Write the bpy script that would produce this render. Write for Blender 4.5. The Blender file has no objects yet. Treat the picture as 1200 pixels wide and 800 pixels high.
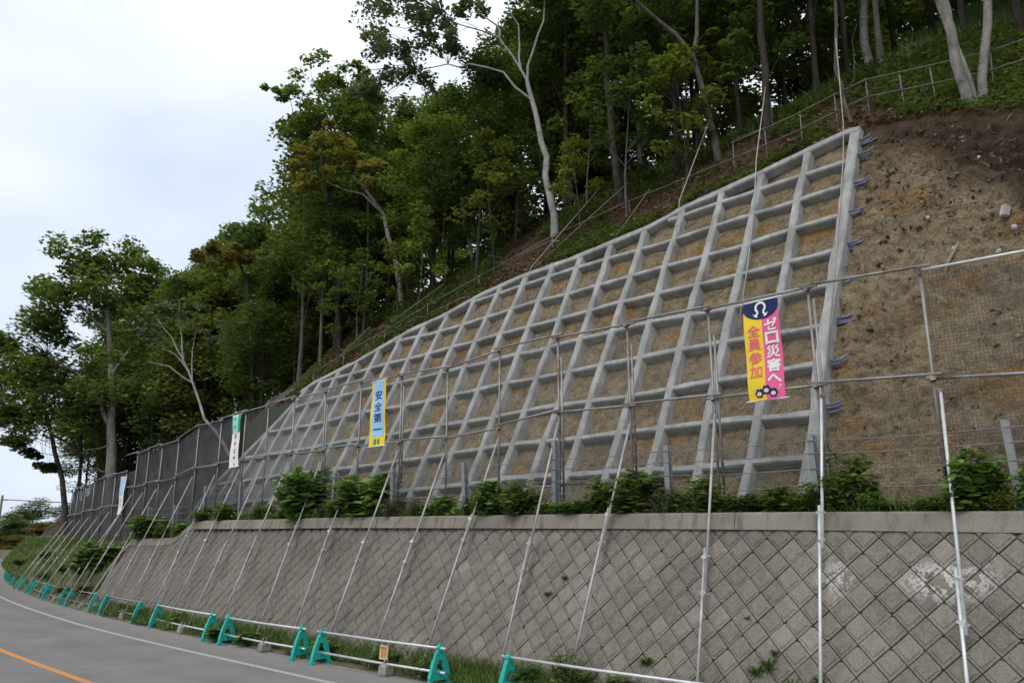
import bpy, bmesh, math, random
import numpy as np
from math import radians, sin, cos, pi
from mathutils import Vector, Matrix

random.seed(7)
RNG = np.random.default_rng(7)
SC = bpy.context.scene
COL = SC.collection

# ------------------------------------------------------------------ camera, sky, sun, exposure
cam_data = bpy.data.cameras.new("camera")
cam_data.sensor_width = 36.0
cam_data.lens = 28.0
cam_data.clip_start = 0.1
cam_data.clip_end = 6000.0
cam = bpy.data.objects.new("camera", cam_data)
COL.objects.link(cam)
cam.location = (0.0, 0.0, 2.6)
cam.rotation_euler = (radians(90 + 14.0), 0.0, 0.0)
SC.camera = cam

SUN_EL, SUN_AZ = radians(52), radians(205)      # azimuth clockwise from +Y: behind the camera
world = bpy.data.worlds.new("World")
SC.world = world
world.use_nodes = True
wt = world.node_tree
for n in list(wt.nodes):
    wt.nodes.remove(n)
w_out = wt.nodes.new("ShaderNodeOutputWorld")
w_bg = wt.nodes.new("ShaderNodeBackground")
w_sky = wt.nodes.new("ShaderNodeTexSky")
w_sky.sky_type = 'NISHITA'
w_sky.sun_disc = False
w_sky.sun_elevation = SUN_EL
w_sky.sun_rotation = SUN_AZ
w_sky.dust_density = 2.0
w_tc = wt.nodes.new("ShaderNodeTexCoord")
w_map = wt.nodes.new("ShaderNodeMapping")
w_map.inputs['Scale'].default_value = (1.0, 1.0, 2.2)
w_noise = wt.nodes.new("ShaderNodeTexNoise")
w_noise.inputs['Scale'].default_value = 2.1
w_noise.inputs['Detail'].default_value = 4.0
w_noise.inputs['Roughness'].default_value = 0.45
w_ramp = wt.nodes.new("ShaderNodeValToRGB")       # cloud brightness: thick pale overcast
w_ramp.color_ramp.elements[0].position = 0.36
w_ramp.color_ramp.elements[0].color = (4.7, 5.35, 6.4, 1)
w_ramp.color_ramp.elements[1].position = 0.74
w_ramp.color_ramp.elements[1].color = (7.5, 7.8, 8.3, 1)
w_mix = wt.nodes.new("ShaderNodeMix")
w_mix.data_type = 'RGBA'
w_mix.inputs['Factor'].default_value = 0.9
wt.links.new(w_tc.outputs['Generated'], w_map.inputs['Vector'])
wt.links.new(w_map.outputs['Vector'], w_noise.inputs['Vector'])
w_sep = wt.nodes.new("ShaderNodeSeparateXYZ")
wt.links.new(w_tc.outputs['Generated'], w_sep.inputs['Vector'])
w_m1 = wt.nodes.new("ShaderNodeMath"); w_m1.operation = 'MULTIPLY_ADD'      # overcast brightens towards the zenith
wt.links.new(w_sep.outputs['Z'], w_m1.inputs[0]); w_m1.inputs[1].default_value = .36; w_m1.inputs[2].default_value = -.09
w_m2 = wt.nodes.new("ShaderNodeMath"); w_m2.operation = 'ADD'
wt.links.new(w_noise.outputs['Fac'], w_m2.inputs[0]); wt.links.new(w_m1.outputs['Value'], w_m2.inputs[1])
wt.links.new(w_m2.outputs['Value'], w_ramp.inputs['Fac'])
wt.links.new(w_sky.outputs['Color'], w_mix.inputs['A'])
wt.links.new(w_ramp.outputs['Color'], w_mix.inputs['B'])
wt.links.new(w_mix.outputs['Result'], w_bg.inputs['Color'])
w_bg.inputs['Strength'].default_value = 0.1
wt.links.new(w_bg.outputs['Background'], w_out.inputs['Surface'])

sun_data = bpy.data.lights.new("sun", 'SUN')
sun_data.energy = 0.9
sun_data.angle = radians(25)
sun_data.color = (1.0, 0.97, 0.93)
sun = bpy.data.objects.new("sun", sun_data)
COL.objects.link(sun)
# direction the light travels
_sd = Vector((sin(SUN_AZ) * cos(SUN_EL), cos(SUN_AZ) * cos(SUN_EL), sin(SUN_EL)))
sun.rotation_euler = _sd.to_track_quat('Z', 'Y').to_euler()
sun.location = _sd * 60

SC.view_settings.view_transform = 'Standard'
SC.view_settings.look = 'None'
SC.view_settings.exposure = 0.66
SC.view_settings.gamma = 1.0
SC.view_settings.use_curve_mapping = False
SC.render.engine = 'CYCLES'
SC.cycles.max_bounces = 8
SC.cycles.diffuse_bounces = 5
SC.cycles.glossy_bounces = 2
SC.cycles.transmission_bounces = 3
SC.cycles.transparent_max_bounces = 8

# ------------------------------------------------------------------ the course of the road
# s runs along the road (away to the left), q runs from the road into the hill, z up.
R2 = math.sqrt(2.0)


def off(s):
    s = np.asarray(s, float)
    return np.where(s < 20, 0.0, np.where(s < 78, (s - 20) ** 2 / 448, 58 ** 2 / 448 + (s - 78) * 58 / 224))


def roadoff(s):
    return off(s) + np.interp(s, [20, 28, 34, 45, 64, 78, 92, 104, 150, 180], [0, .05, .2, .45, .9, 1.15, 1.7, 2.9, 9.0, 14.0])


Z0 = -0.3


def P(s, q, z):
    """point from road coordinates (q measured from the bent axis)"""
    q = q + float(off(s))
    return ((q - s) / R2, (q + s) / R2, z + Z0)


def PA(s, q, z, o=off):
    s = np.asarray(s, float); q = np.asarray(q, float) + o(s)
    z = np.broadcast_to(np.asarray(z, float), s.shape)
    return np.stack([(q - s) / R2, (q + s) / R2, z + Z0], -1)


U = Vector((-1 / R2, 1 / R2, 0))      # along the road, away
N = Vector((1 / R2, 1 / R2, 0))       # into the hill

TS = [-14, -4, 2.9, 3.7, 4.5, 5.45, 6.45, 7.5, 8.6, 9.7, 10.84, 12, 13.1, 14.7, 16.8, 18.6, 19.75, 21.8, 24.4, 27.06, 28.07, 30, 34, 40, 50, 60, 80, 140]
TZ = [10.4, 10.8, 11.2, 11.5, 11.9, 12.2, 12.4, 12.2, 11.98, 11.83, 11.71, 11.38, 11.23, 11.08, 11.05, 10.8, 10.45, 10.1, 9.4, 8.95, 8.6, 8.2, 7.4, 6.2, 5.2, 4.6, 4.2, 4]


def ztop(s):
    return np.interp(s, TS, TZ)


def qtop(s):
    s = np.asarray(s, float)
    z = ztop(s)
    a = 13.82 + .5 * (z - 4)
    b = 13.6 + .9 * (z - 3.2)
    f = np.clip((s - 32) / 4, 0, 1)
    return a * (1 - f) + b * f


def hill(s, qp):
    d = qp - qtop(s)
    f = np.clip((s - 12) / 8, 0, 1)
    zr = np.where(d < 0, d * 1.6, np.minimum(d, 3) * 1.0 + np.maximum(d - 3, 0) * .66)
    zl = np.where(d < 0, d * 1.6, np.minimum(d, 4.5) * 1.0 + np.clip(d - 4.5, 0, 4) * .5 + np.maximum(d - 8.5, 0) * .05)
    return ztop(s) + zr * (1 - f) + zl * f


def zwall(s):       # top of the coping
    return float(np.interp(s, [-10, 2.7, 6.2, 9.6, 15.6, 18.2, 22.8, 27.0, 27.6, 28.6, 36], [3.2, 3.26, 3.33, 3.38, 3.45, 3.48, 3.5, 3.54, 3.5, 2.98, 2.96]))


# ------------------------------------------------------------------ numpy value noise
_PERM = RNG.integers(0, 2 ** 31, 4096)


def _hash(ix, iy, iz):
    h = (ix * 73856093) ^ (iy * 19349663) ^ (iz * 83492791)
    return _PERM[(h ^ (h >> 13)) & 4095] / 2 ** 31


def vnoise(x, y, z=0.0):
    x, y, z = np.broadcast_arrays(np.asarray(x, float), np.asarray(y, float), np.asarray(z, float))
    ix, iy, iz = np.floor(x).astype(np.int64), np.floor(y).astype(np.int64), np.floor(z).astype(np.int64)
    fx, fy, fz = x - ix, y - iy, z - iz
    fx = fx * fx * (3 - 2 * fx); fy = fy * fy * (3 - 2 * fy); fz = fz * fz * (3 - 2 * fz)
    r = 0
    for a in (0, 1):
        for b in (0, 1):
            for c in (0, 1):
                r = r + _hash(ix + a, iy + b, iz + c) * (fx if a else 1 - fx) * (fy if b else 1 - fy) * (fz if c else 1 - fz)
    return r


def fnoise(x, y, z=0.0, oct=4):
    r, a, t = 0, 1.0, 0
    for i in range(oct):
        r = r + a * vnoise(x * 2 ** i + 17 * i, y * 2 ** i, z * 2 ** i)
        t += a; a *= .5
    return r / t - .5


# ------------------------------------------------------------------ object helpers
def link(name, me, mat=None, parent=None, loc=None):
    o = bpy.data.objects.new(name, me)
    COL.objects.link(o)
    if mat is not None and me is not None and not me.materials:
        for m in (mat if isinstance(mat, (list, tuple)) else [mat]):
            me.materials.append(m)
    if parent is not None:
        o.parent = parent
    if loc is not None:
        o.location = loc
    return o


def tag(o, label=None, cat=None, group=None, kind=None):
    if label: o['label'] = label
    if cat: o['category'] = cat
    if group: o['group'] = group
    if kind: o['kind'] = kind
    return o


def empty(name, loc, label, cat, group=None, rz=0.0):
    o = bpy.data.objects.new(name, None)
    COL.objects.link(o)
    o.empty_display_size = .2
    o.location = loc
    o.rotation_euler = (0, 0, rz)
    return tag(o, label, cat, group)


class MB:
    """collects vertices and faces"""
    def __init__(self):
        self.v, self.f, self.m, self.n = [], [], [], 0

    def add(self, V, F, mi=0):
        V = np.asarray(V, float).reshape(-1, 3)
        self.v.append(V)
        self.f += [tuple(int(i) + self.n for i in f) for f in F]
        self.m += [mi] * len(F)
        self.n += len(V)

    def box(self, c, ax, ay, az, mi=0):
        """box: centre and three half-axis vectors"""
        c, ax, ay, az = (np.asarray(v, float) for v in (c, ax, ay, az))
        V = [c + i * ax + j * ay + k * az for k in (-1, 1) for j in (-1, 1) for i in (-1, 1)]
        self.add(V, [(0, 2, 3, 1), (4, 5, 7, 6), (0, 1, 5, 4), (2, 6, 7, 3), (0, 4, 6, 2), (1, 3, 7, 5)], mi)

    def tube(self, pts, r, n=8, cap=True, mi=0):
        pts = [np.asarray(p, float) for p in pts]
        if np.isscalar(r): r = [r] * len(pts)
        V, F = [], []
        t0 = pts[1] - pts[0]
        ref = np.array([0, 0, 1.0]) if abs(t0[2]) < .9 * np.linalg.norm(t0) else np.array([1.0, 0, 0])
        for i, p in enumerate(pts):
            t = pts[min(i + 1, len(pts) - 1)] - pts[max(i - 1, 0)]
            t = t / (np.linalg.norm(t) + 1e-9)
            a = np.cross(t, ref); a /= np.linalg.norm(a) + 1e-9
            b = np.cross(t, a)
            for k in range(n):
                w = 2 * pi * k / n
                V.append(p + r[i] * (cos(w) * a + sin(w) * b))
        for i in range(len(pts) - 1):
            for k in range(n):
                k2 = (k + 1) % n
                F.append((i * n + k, i * n + k2, (i + 1) * n + k2, (i + 1) * n + k))
        if cap:
            F.append(tuple(range(n)))
            F.append(tuple((len(pts) - 1) * n + k for k in range(n))[::-1])
        self.add(V, F, mi)

    def mesh(self, name, smooth=False, fix=True):
        me = bpy.data.meshes.new(name)
        V = np.concatenate(self.v) if self.v else np.zeros((0, 3))
        me.from_pydata(V.tolist(), [], self.f)
        if any(self.m):
            me.polygons.foreach_set('material_index', self.m)
        if smooth:
            me.polygons.foreach_set('use_smooth', [True] * len(me.polygons))
        if fix:
            bm = bmesh.new(); bm.from_mesh(me)
            bmesh.ops.recalc_face_normals(bm, faces=bm.faces)
            bm.to_mesh(me); bm.free()
        me.update()
        return me

    def build(self, name, mat, parent=None, smooth=False, fix=True, loc=None):
        return link(name, self.mesh(name, smooth, fix), mat, parent, loc)


def quads_mesh(name, V, k=4, smooth=False):
    """V: (n, k, 3) separate polygons of k corners"""
    n = V.shape[0]
    me = bpy.data.meshes.new(name)
    me.vertices.add(n * k); me.vertices.foreach_set('co', V.reshape(-1).astype(np.float32))
    me.loops.add(n * k); me.loops.foreach_set('vertex_index', np.arange(n * k, dtype=np.int32))
    me.polygons.add(n); me.polygons.foreach_set('loop_start', np.arange(0, n * k, k, dtype=np.int32))
    if smooth: me.polygons.foreach_set('use_smooth', np.ones(n, bool))
    me.update(calc_edges=True)
    return me


def grid_mesh(name, Pt, smooth=True, flip=False):
    """Pt: (a, b, 3) grid of points"""
    a, b = Pt.shape[:2]
    me = bpy.data.meshes.new(name)
    idx = np.arange(a * b).reshape(a, b)
    q = np.stack([idx[:-1, :-1], idx[1:, :-1], idx[1:, 1:], idx[:-1, 1:]], -1).reshape(-1, 4)
    if flip: q = q[:, ::-1]
    n = len(q)
    me.vertices.add(a * b); me.vertices.foreach_set('co', Pt.reshape(-1).astype(np.float32))
    me.loops.add(n * 4); me.loops.foreach_set('vertex_index', q.reshape(-1).astype(np.int32))
    me.polygons.add(n); me.polygons.foreach_set('loop_start', np.arange(0, n * 4, 4, dtype=np.int32))
    me.polygons.foreach_set('use_smooth', np.full(n, smooth))
    me.update(calc_edges=True)
    return me


def vattr(me, name, vals):
    at = me.attributes.new(name, 'FLOAT', 'POINT')
    at.data.foreach_set('value', np.asarray(vals, np.float32).reshape(-1))


# ------------------------------------------------------------------ materials
class NT:
    def __init__(self, name, rough=.8, spec=.3):
        self.m = bpy.data.materials.new(name); self.m.use_nodes = True
        self.t = self.m.node_tree
        self.b = self.t.nodes['Principled BSDF']
        self.out = self.t.nodes['Material Output']
        self.b.inputs['Roughness'].default_value = rough
        self.b.inputs['Specular IOR Level'].default_value = spec

    def n(self, typ, **kw):
        nd = self.t.nodes.new('ShaderNode' + typ)
        for k, v in kw.items():
            if k.startswith('i_'):
                key = k[2:].replace('_', ' ')
                nd.inputs[int(key) if key.isdigit() else key].default_value = v
            else:
                setattr(nd, k, v)
        return nd

    def l(self, a, b): self.t.links.new(a, b)

    def coord(self, kind='Object', scale=(1, 1, 1), rot=(0, 0, 0)):
        tc = self.n('TexCoord'); mp = self.n('Mapping')
        mp.inputs['Scale'].default_value = scale
        mp.inputs['Rotation'].default_value = rot
        self.l(tc.outputs[kind], mp.inputs['Vector'])
        return mp.outputs['Vector']

    def noise(self, vec, scale, detail=4, rough=.55):
        nd = self.n('TexNoise', i_Scale=scale, i_Detail=detail, i_Roughness=rough)
        if vec is not None: self.l(vec, nd.inputs['Vector'])
        return nd.outputs['Fac']

    def ramp(self, fac, stops, interp='LINEAR'):
        r = self.n('ValToRGB'); cr = r.color_ramp; cr.interpolation = interp
        while len(cr.elements) < len(stops): cr.elements.new(.5)
        for e, (p, c) in zip(cr.elements, stops):
            e.position = p; e.color = (c[0], c[1], c[2], 1) if not np.isscalar(c) else (c, c, c, 1)
        self.l(fac, r.inputs['Fac'])
        return r.outputs['Color']

    def mix(self, fac, a, b, mode='MIX'):
        nd = self.n('Mix', data_type='RGBA', blend_type=mode)
        for val, key in ((fac, 'Factor'), (a, 'A'), (b, 'B')):
            if hasattr(val, 'is_output') or isinstance(val, bpy.types.NodeSocket): self.l(val, nd.inputs[key])
            elif key == 'Factor': nd.inputs[key].default_value = val
            else: nd.inputs[key].default_value = (val[0], val[1], val[2], 1)
        return nd.outputs['Result']

    def math(self, op, a, b=None):
        nd = self.n('Math', operation=op)
        for i, v in enumerate((a, b)):
            if v is None: continue
            if isinstance(v, bpy.types.NodeSocket): self.l(v, nd.inputs[i])
            else: nd.inputs[i].default_value = v
        return nd.outputs['Value']

    def bump(self, h, strength=.4, dist=.02):
        nd = self.n('Bump', i_Strength=strength, i_Distance=dist)
        self.l(h, nd.inputs['Height']); self.l(nd.outputs['Normal'], self.b.inputs['Normal'])

    def color(self, sock): self.l(sock, self.b.inputs['Base Color'])


def mat_noise(name, stops, scale=3.0, rough=.85, kind='Object', fine=40.0, finestops=None, bump=.25, bdist=.01, rand=0.0, metal=0.0, spec=.3):
    t = NT(name, rough, spec)
    v = t.coord(kind)
    c = t.ramp(t.noise(v, scale), stops)
    fn = t.noise(v, fine, 3)
    c = t.mix(1.0, c, t.ramp(fn, finestops or [(.3, .82), (.7, 1.15)]), 'MULTIPLY')
    if rand:
        oi = t.n('ObjectInfo')
        c = t.mix(1.0, c, t.ramp(oi.outputs['Random'], [(0, 1 - rand), (1, 1 + rand)]), 'MULTIPLY')
    t.color(c)
    t.b.inputs['Metallic'].default_value = metal
    if bump: t.bump(fn, bump, bdist)
    return t.m


M = {}
# asphalt: worn, with faint wheel tracks and lighter dusty shoulder
t = NT('asphalt', .9, .25)
v = t.coord('Object')
c = t.ramp(t.noise(v, .35, 5), [(.3, (.170, .160, .152)), (.7, (.218, .206, .197))])
c = t.mix(1.0, c, t.ramp(t.noise(v, 70, 3, .8), [(.3, .62), (.7, 1.32)]), 'MULTIPLY')
c = t.mix(1.0, c, t.ramp(t.noise(t.coord('Object', (1, 1, 1), (0, 0, -pi / 4)), 1.1, 6, .7), [(.3, .86), (.7, 1.1)]), 'MULTIPLY')
at = t.n('Attribute', attribute_name='wear')
c = t.mix(at.outputs['Fac'], c, (.235, .222, .205))
crk = t.n('TexVoronoi', feature='DISTANCE_TO_EDGE', i_Scale=.2); t.l(t.coord('Object'), crk.inputs['Vector'])
c = t.mix(t.ramp(crk.outputs['Distance'], [(.0, .25), (.008, 0.0)]), c, (.09, .085, .08))
t.color(c); t.bump(t.noise(v, 140, 2), .35, .006); M['asphalt'] = t.m

def paint(name, col, lo=.42, hi=.6):
    t = NT(name, .75, .3)
    v = t.coord('Object')
    wear = t.ramp(t.noise(v, 9, 6, .7), [(lo, 1.0), (hi, 0.0)])
    c = t.mix(wear, col, (.19, .18, .17))
    t.color(t.mix(1.0, c, t.ramp(t.noise(v, 90, 2), [(.3, .8), (.7, 1.1)]), 'MULTIPLY'))
    return t.m
M['white_paint'] = paint('white_road_paint', (.40, .39, .37), .25, .44)
M['orange_paint'] = paint('orange_road_paint', (.58, .26, .07), .28, .47)

M['ground'] = mat_noise('bare_ground', [(.3, (.07, .065, .04)), (.7, (.13, .11, .07))], .8)
M['verge'] = mat_noise('verge_soil', [(.3, (.06, .062, .03)), (.5, (.105, .098, .055)), (.7, (.17, .15, .11))], 2.2, fine=14.0, bump=.7, bdist=.05)
# forest floor: leaf litter and moss
t = NT('forest_floor', .95, .1)
v = t.coord('Object')
c = t.ramp(t.noise(v, .9, 5), [(.3, (.030, .024, .014)), (.5, (.055, .038, .022)), (.72, (.042, .060, .018))])
c = t.mix(t.ramp(t.noise(v, 9, 4), [(.5, 0.0), (.62, .8)]), c, (.085, .047, .026))
at = t.n('Attribute', attribute_name='grassy')
c = t.mix(at.outputs['Fac'], c, t.ramp(t.noise(v, 5, 4), [(.3, (.07, .11, .012)), (.7, (.15, .20, .03))]))
t.color(c); t.bump(t.noise(v, 22, 4), .6, .05); M['floor'] = t.m

# soil of the cut slope: tan and brown, orange pockets, grey sprayed mortar at the far end
t = NT('slope_soil', .95, .12)
v = t.coord('Object')
c = t.ramp(t.noise(v, .55, 6, .6), [(.30, (.19, .147, .092)), (.43, (.285, .222, .138)), (.55, (.335, .262, .162)), (.64, (.27, .232, .178)), (.75, (.31, .243, .15))])
c = t.mix(t.ramp(t.noise(t.coord('Object', (1, 1, 1.6)), .8, 3), [(.56, 0.0), (.64, .8)]), c, (.36, .20, .065))
c = t.mix(t.ramp(t.noise(v, 5, 6, .72), [(.38, .5), (.54, 0.0)]), c, (.060, .041, .026))
c = t.mix(t.ramp(t.noise(v, 13, 5, .7), [(.56, 0.0), (.66, .5)]), c, (.30, .25, .17))
c = t.mix(1.0, c, t.ramp(t.noise(v, 30, 3), [(.3, .62), (.7, 1.25)]), 'MULTIPLY')
rn = t.math('ABSOLUTE', t.math('SUBTRACT', t.noise(t.coord('Object', (1, 1, 1.7)), 1.9, 7, .62), .5))
c = t.mix(t.ramp(rn, [(.0, .5), (.024, 0.0)]), c, (.045, .032, .021))
ad = t.n('Attribute', attribute_name='topsoil')
c = t.mix(ad.outputs['Fac'], c, t.ramp(t.noise(v, 4, 5), [(.3, (.038, .025, .017)), (.7, (.105, .070, .046))]))
ae = t.n('Attribute', attribute_name='painted_shade')
c = t.mix(ae.outputs['Fac'], c, t.ramp(t.noise(v, 4, 5), [(.3, (.024, .026, .016)), (.7, (.045, .052, .028))]))  # forest shade behind the left nets, painted into the soil colour
am = t.n('Attribute', attribute_name='mortar')
c = t.mix(am.outputs['Fac'], c, t.ramp(t.noise(v, 5, 4), [(.3, (.20, .20, .19)), (.7, (.29, .285, .27))]))
t.color(c); t.bump(t.noise(v, 16, 7, .75), 1.0, .09); M['soil'] = t.m

# new concrete of the grid: pale, blotchy
t = NT('grid_concrete', .85, .25)
v = t.coord('Object')
c = t.ramp(t.noise(v, 1.3, 5), [(.28, (.235, .235, .225)), (.5, (.325, .325, .312)), (.72, (.41, .408, .392))])
c = t.mix(1.0, c, t.ramp(t.noise(t.coord('Object', (1, 1, .25)), 5, 4), [(.35, .82), (.65, 1.08)]), 'MULTIPLY')
c = t.mix(t.ramp(t.noise(v, 60, 2), [(.62, 0.0), (.75, .35)]), c, (.22, .215, .20))
c = t.mix(t.ramp(t.noise(t.coord('Object', (4, 4, .5)), 1.6, 5, .65), [(.50, 0.0), (.68, .5)]), c, (.19, .185, .17))
t.color(c); t.bump(t.noise(v, 28, 4, .7), .45, .03); M['grid'] = t.m

# old coping concrete
t = NT('coping_concrete', .9, .2)
v = t.coord('Object')
c = t.ramp(t.noise(v, 1.1, 5), [(.3, (.185, .165, .135)), (.7, (.265, .240, .195))])
c = t.mix(t.ramp(t.noise(t.coord('Object', (3, 3, .35)), 2.2, 4), [(.52, 0.0), (.68, .65)]), c, (.10, .088, .068))
c = t.mix(1.0, c, t.ramp(t.noise(v, 40, 3), [(.3, .85), (.7, 1.1)]), 'MULTIPLY')
t.color(c); t.bump(t.noise(v, 40, 3), .35, .01); M['coping'] = t.m

# facing blocks: grey brown, each a little different, stains and white bloom
t = NT('block_concrete', .92, .15)
v = t.coord('Object')
tcw = t.n('NewGeometry')
c = t.ramp(t.noise(tcw.outputs['Position'], 1.0, 5), [(.3, (.162, .143, .118)), (.7, (.228, .204, .172))])
oi = t.n('ObjectInfo')
c = t.mix(1.0, c, t.ramp(oi.outputs['Random'], [(0, .84), (.5, .98), (.9, 1.05), (1, 1.28)]), 'MULTIPLY')
c = t.mix(1.0, c, t.ramp(t.noise(tcw.outputs['Position'], 38, 3), [(.3, .80), (.7, 1.16)]), 'MULTIPLY')
mp = t.n('Mapping'); mp.inputs['Scale'].default_value = (2.5, 2.5, .7); t.l(tcw.outputs['Position'], mp.inputs['Vector'])
c = t.mix(t.ramp(t.noise(mp.outputs['Vector'], 1.0, 5, .65), [(.54, 0.0), (.72, .5)]), c, (.100, .088, .068))
white = t.n('Attribute', attribute_name='bloom')
wr = t.math('ABSOLUTE', t.math('SUBTRACT', t.noise(tcw.outputs['Position'], 4.5, 6, .7), .5))
wf = t.math('MULTIPLY', white.outputs['Fac'], t.ramp(wr, [(.012, .95), (.06, 0.0)]))
c = t.mix(wf, c, (.52, .50, .47))
t.color(c); t.bump(t.noise(tcw.outputs['Position'], 45, 4), .7, .016); M['block'] = t.m
M['joint'] = mat_noise('joint_mortar', [(.3, (.075, .066, .054)), (.7, (.13, .115, .095))], 3)

# galvanised pipe, some rusty
t = NT('pipe_steel', .48, .5)
v = t.coord('Object')
tcw = t.n('NewGeometry')
oi = t.n('ObjectInfo')
c = t.ramp(t.noise(tcw.outputs['Position'], 6, 4), [(.3, (.20, .198, .190)), (.7, (.31, .307, .295))])
rustmask = t.math('MULTIPLY', t.ramp(t.noise(tcw.outputs['Position'], 1.7, 5, .7), [(.48, 0.0), (.62, 1.0)]), t.ramp(oi.outputs['Random'], [(.55, .25), (.9, 1.0)]))
c = t.mix(rustmask, c, (.165, .085, .050))
t.color(c); t.b.inputs['Metallic'].default_value = .35
M['pipe'] = t.m
t = NT('bright_pipe_steel', .42, .5)
tcw = t.n('NewGeometry')
t.color(t.ramp(t.noise(tcw.outputs['Position'], 7, 4), [(.3, (.50, .51, .51)), (.7, (.66, .665, .66))]))
t.b.inputs['Metallic'].default_value = .3
M['bright_pipe'] = t.m
t = NT('prop_steel', .5, .5)
tcw = t.n('NewGeometry')
c = t.ramp(t.noise(tcw.outputs['Position'], 5, 4), [(.3, (.27, .265, .25)), (.7, (.43, .425, .41))])
c = t.mix(t.ramp(t.noise(tcw.outputs['Position'], 2.3, 5, .7), [(.58, 0.0), (.72, .7)]), c, (.16, .10, .065))
t.color(c); t.b.inputs['Metallic'].default_value = .3
M['prop'] = t.m
M['clamp'] = mat_noise('clamp_steel', [(.3, (.45, .45, .43)), (.7, (.68, .67, .64))], 20, .5, metal=.3)
M['dark_clamp'] = mat_noise('rusty_clamp', [(.3, (.14, .09, .06)), (.7, (.30, .26, .22))], 20, .6, metal=.3)
M['post_steel'] = mat_noise('grey_post_steel', [(.3, (.19, .20, .205)), (.7, (.27, .28, .285))], 4, .55, metal=.3)
M['cable'] = mat_noise('wire_rope', [(.3, (.16, .15, .14)), (.7, (.26, .25, .23))], 8, .5, metal=.4)
M['net'] = mat_noise('net_twine', [(.3, (.15, .15, .145)), (.7, (.22, .22, .215))], 2, .8, bump=0)
M['rail'] = mat_noise('dull_pipe', [(.3, (.12, .115, .105)), (.7, (.21, .20, .18))], 5, .7)
M['dark_net'] = mat_noise('dark_net_twine', [(.3, (.075, .07, .065)), (.7, (.11, .105, .10))], 2, .8, bump=0)
M['screen_net'] = mat_noise('screen_net_twine', [(.3, (.062, .064, .068)), (.7, (.092, .094, .099))], 2, .8, bump=0)
M['rope'] = mat_noise('old_rope', [(.3, (.30, .28, .22)), (.7, (.42, .40, .33))], 8, .9)
M['bamboo'] = mat_noise('weathered_pole', [(.3, (.12, .105, .075)), (.7, (.21, .185, .135))], 5, .8)
M['blue'] = mat_noise('blue_sleeve', [(.3, (.10, .125, .22)), (.7, (.20, .225, .30))], 9, .5)
M['rock'] = mat_noise('stone', [(.3, (.20, .18, .155)), (.7, (.36, .34, .31))], 4, .9, rand=.25)
M['clod'] = mat_noise('soil_clods', [(.35, (.060, .042, .028)), (.55, (.13, .095, .062)), (.7, (.24, .205, .16))], 2.5, .95)
M['pale_rock'] = mat_noise('pale_stone', [(.3, (.36, .34, .32)), (.7, (.50, .48, .45))], 4, .9)

# teal plastic
t = NT('teal_plastic', .42, .45)
v = t.coord('Object')
c = t.ramp(t.noise(v, 5, 4), [(.3, (.009, .32, .26)), (.7, (.016, .41, .335))])
oi = t.n('ObjectInfo')
c = t.mix(1.0, c, t.ramp(oi.outputs['Random'], [(0, .86), (1, 1.1)]), 'MULTIPLY')
c = t.mix(t.ramp(t.noise(v, 14, 5), [(.58, 0.0), (.75, .45)]), c, (.10, .16, .12))
t.color(c); M['teal'] = t.m
M['weight'] = mat_noise('weight_concrete', [(.3, (.22, .215, .19)), (.7, (.36, .35, .32))], 6, .9, rand=.2)
M['wood'] = mat_noise('sign_wood', [(.3, (.45, .34, .20)), (.7, (.58, .46, .30))], 5, .7)

def cloth(name, col, col2=None):
    t = NT(name, .75, .2)
    v = t.coord('Object')
    c = t.mix(t.ramp(t.noise(v, 3, 5), [(.4, 0.0), (.7, .35)]), col, col2 or tuple(x * .8 for x in col))
    t.color(c)
    return t.m
M['yellow'] = cloth('yellow_cloth', (.85, .60, .045))
M['pink'] = cloth('pink_cloth', (.80, .13, .30))
M['navy'] = cloth('navy_print', (.022, .030, .10))
M['white'] = cloth('white_print', (.80, .80, .78))
M['hotpink'] = cloth('pink_print', (.80, .17, .20))
M['sky'] = cloth('pale_blue_cloth', (.33, .58, .82))
M['ink'] = cloth('dark_blue_print', (.03, .04, .20))
M['green'] = cloth('green_cloth', (.03, .34, .22))
M['mint'] = cloth('mint_cloth', (.45, .72, .62))
M['greenink'] = cloth('green_print', (.04, .28, .14))
M['red'] = cloth('red_print', (.62, .06, .08))
M['skin'] = cloth('pale_pink_print', (.80, .55, .50))
M['orange'] = cloth('orange_print', (.55, .20, .05))

def bark(name, a, b, marks=None):
    t = NT(name, .9, .15)
    v = t.coord('Object', (1, 1, .35))
    c = t.ramp(t.noise(v, 7, 5), [(.3, a), (.7, b)])
    if marks:
        m = t.ramp(t.noise(t.coord('Object', (1, 1, 5)), 3.5, 4, .6), [(.60, 0.0), (.68, 1.0)])
        c = t.mix(m, c, marks)
    c = t.mix(1.0, c, t.ramp(t.noise(t.coord('Object', (1, 1, .6)), 2.2, 5, .7), [(.3, .62), (.7, 1.2)]), 'MULTIPLY')
    t.color(c); t.bump(t.noise(v, 14, 5, .7), .9, .05)
    return t.m
M['bark'] = bark('dark_bark', (.035, .031, .026), (.085, .075, .06))
M['greybark'] = bark('grey_bark', (.085, .078, .066), (.17, .157, .135))
M['palebark'] = bark('pale_bark', (.17, .155, .135), (.31, .29, .26), (.09, .08, .065))
M['birch'] = bark('birch_bark', (.27, .265, .245), (.42, .415, .39), (.07, .06, .05))
M['deadwood'] = bark('dead_wood', (.20, .175, .14), (.33, .30, .25))

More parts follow.
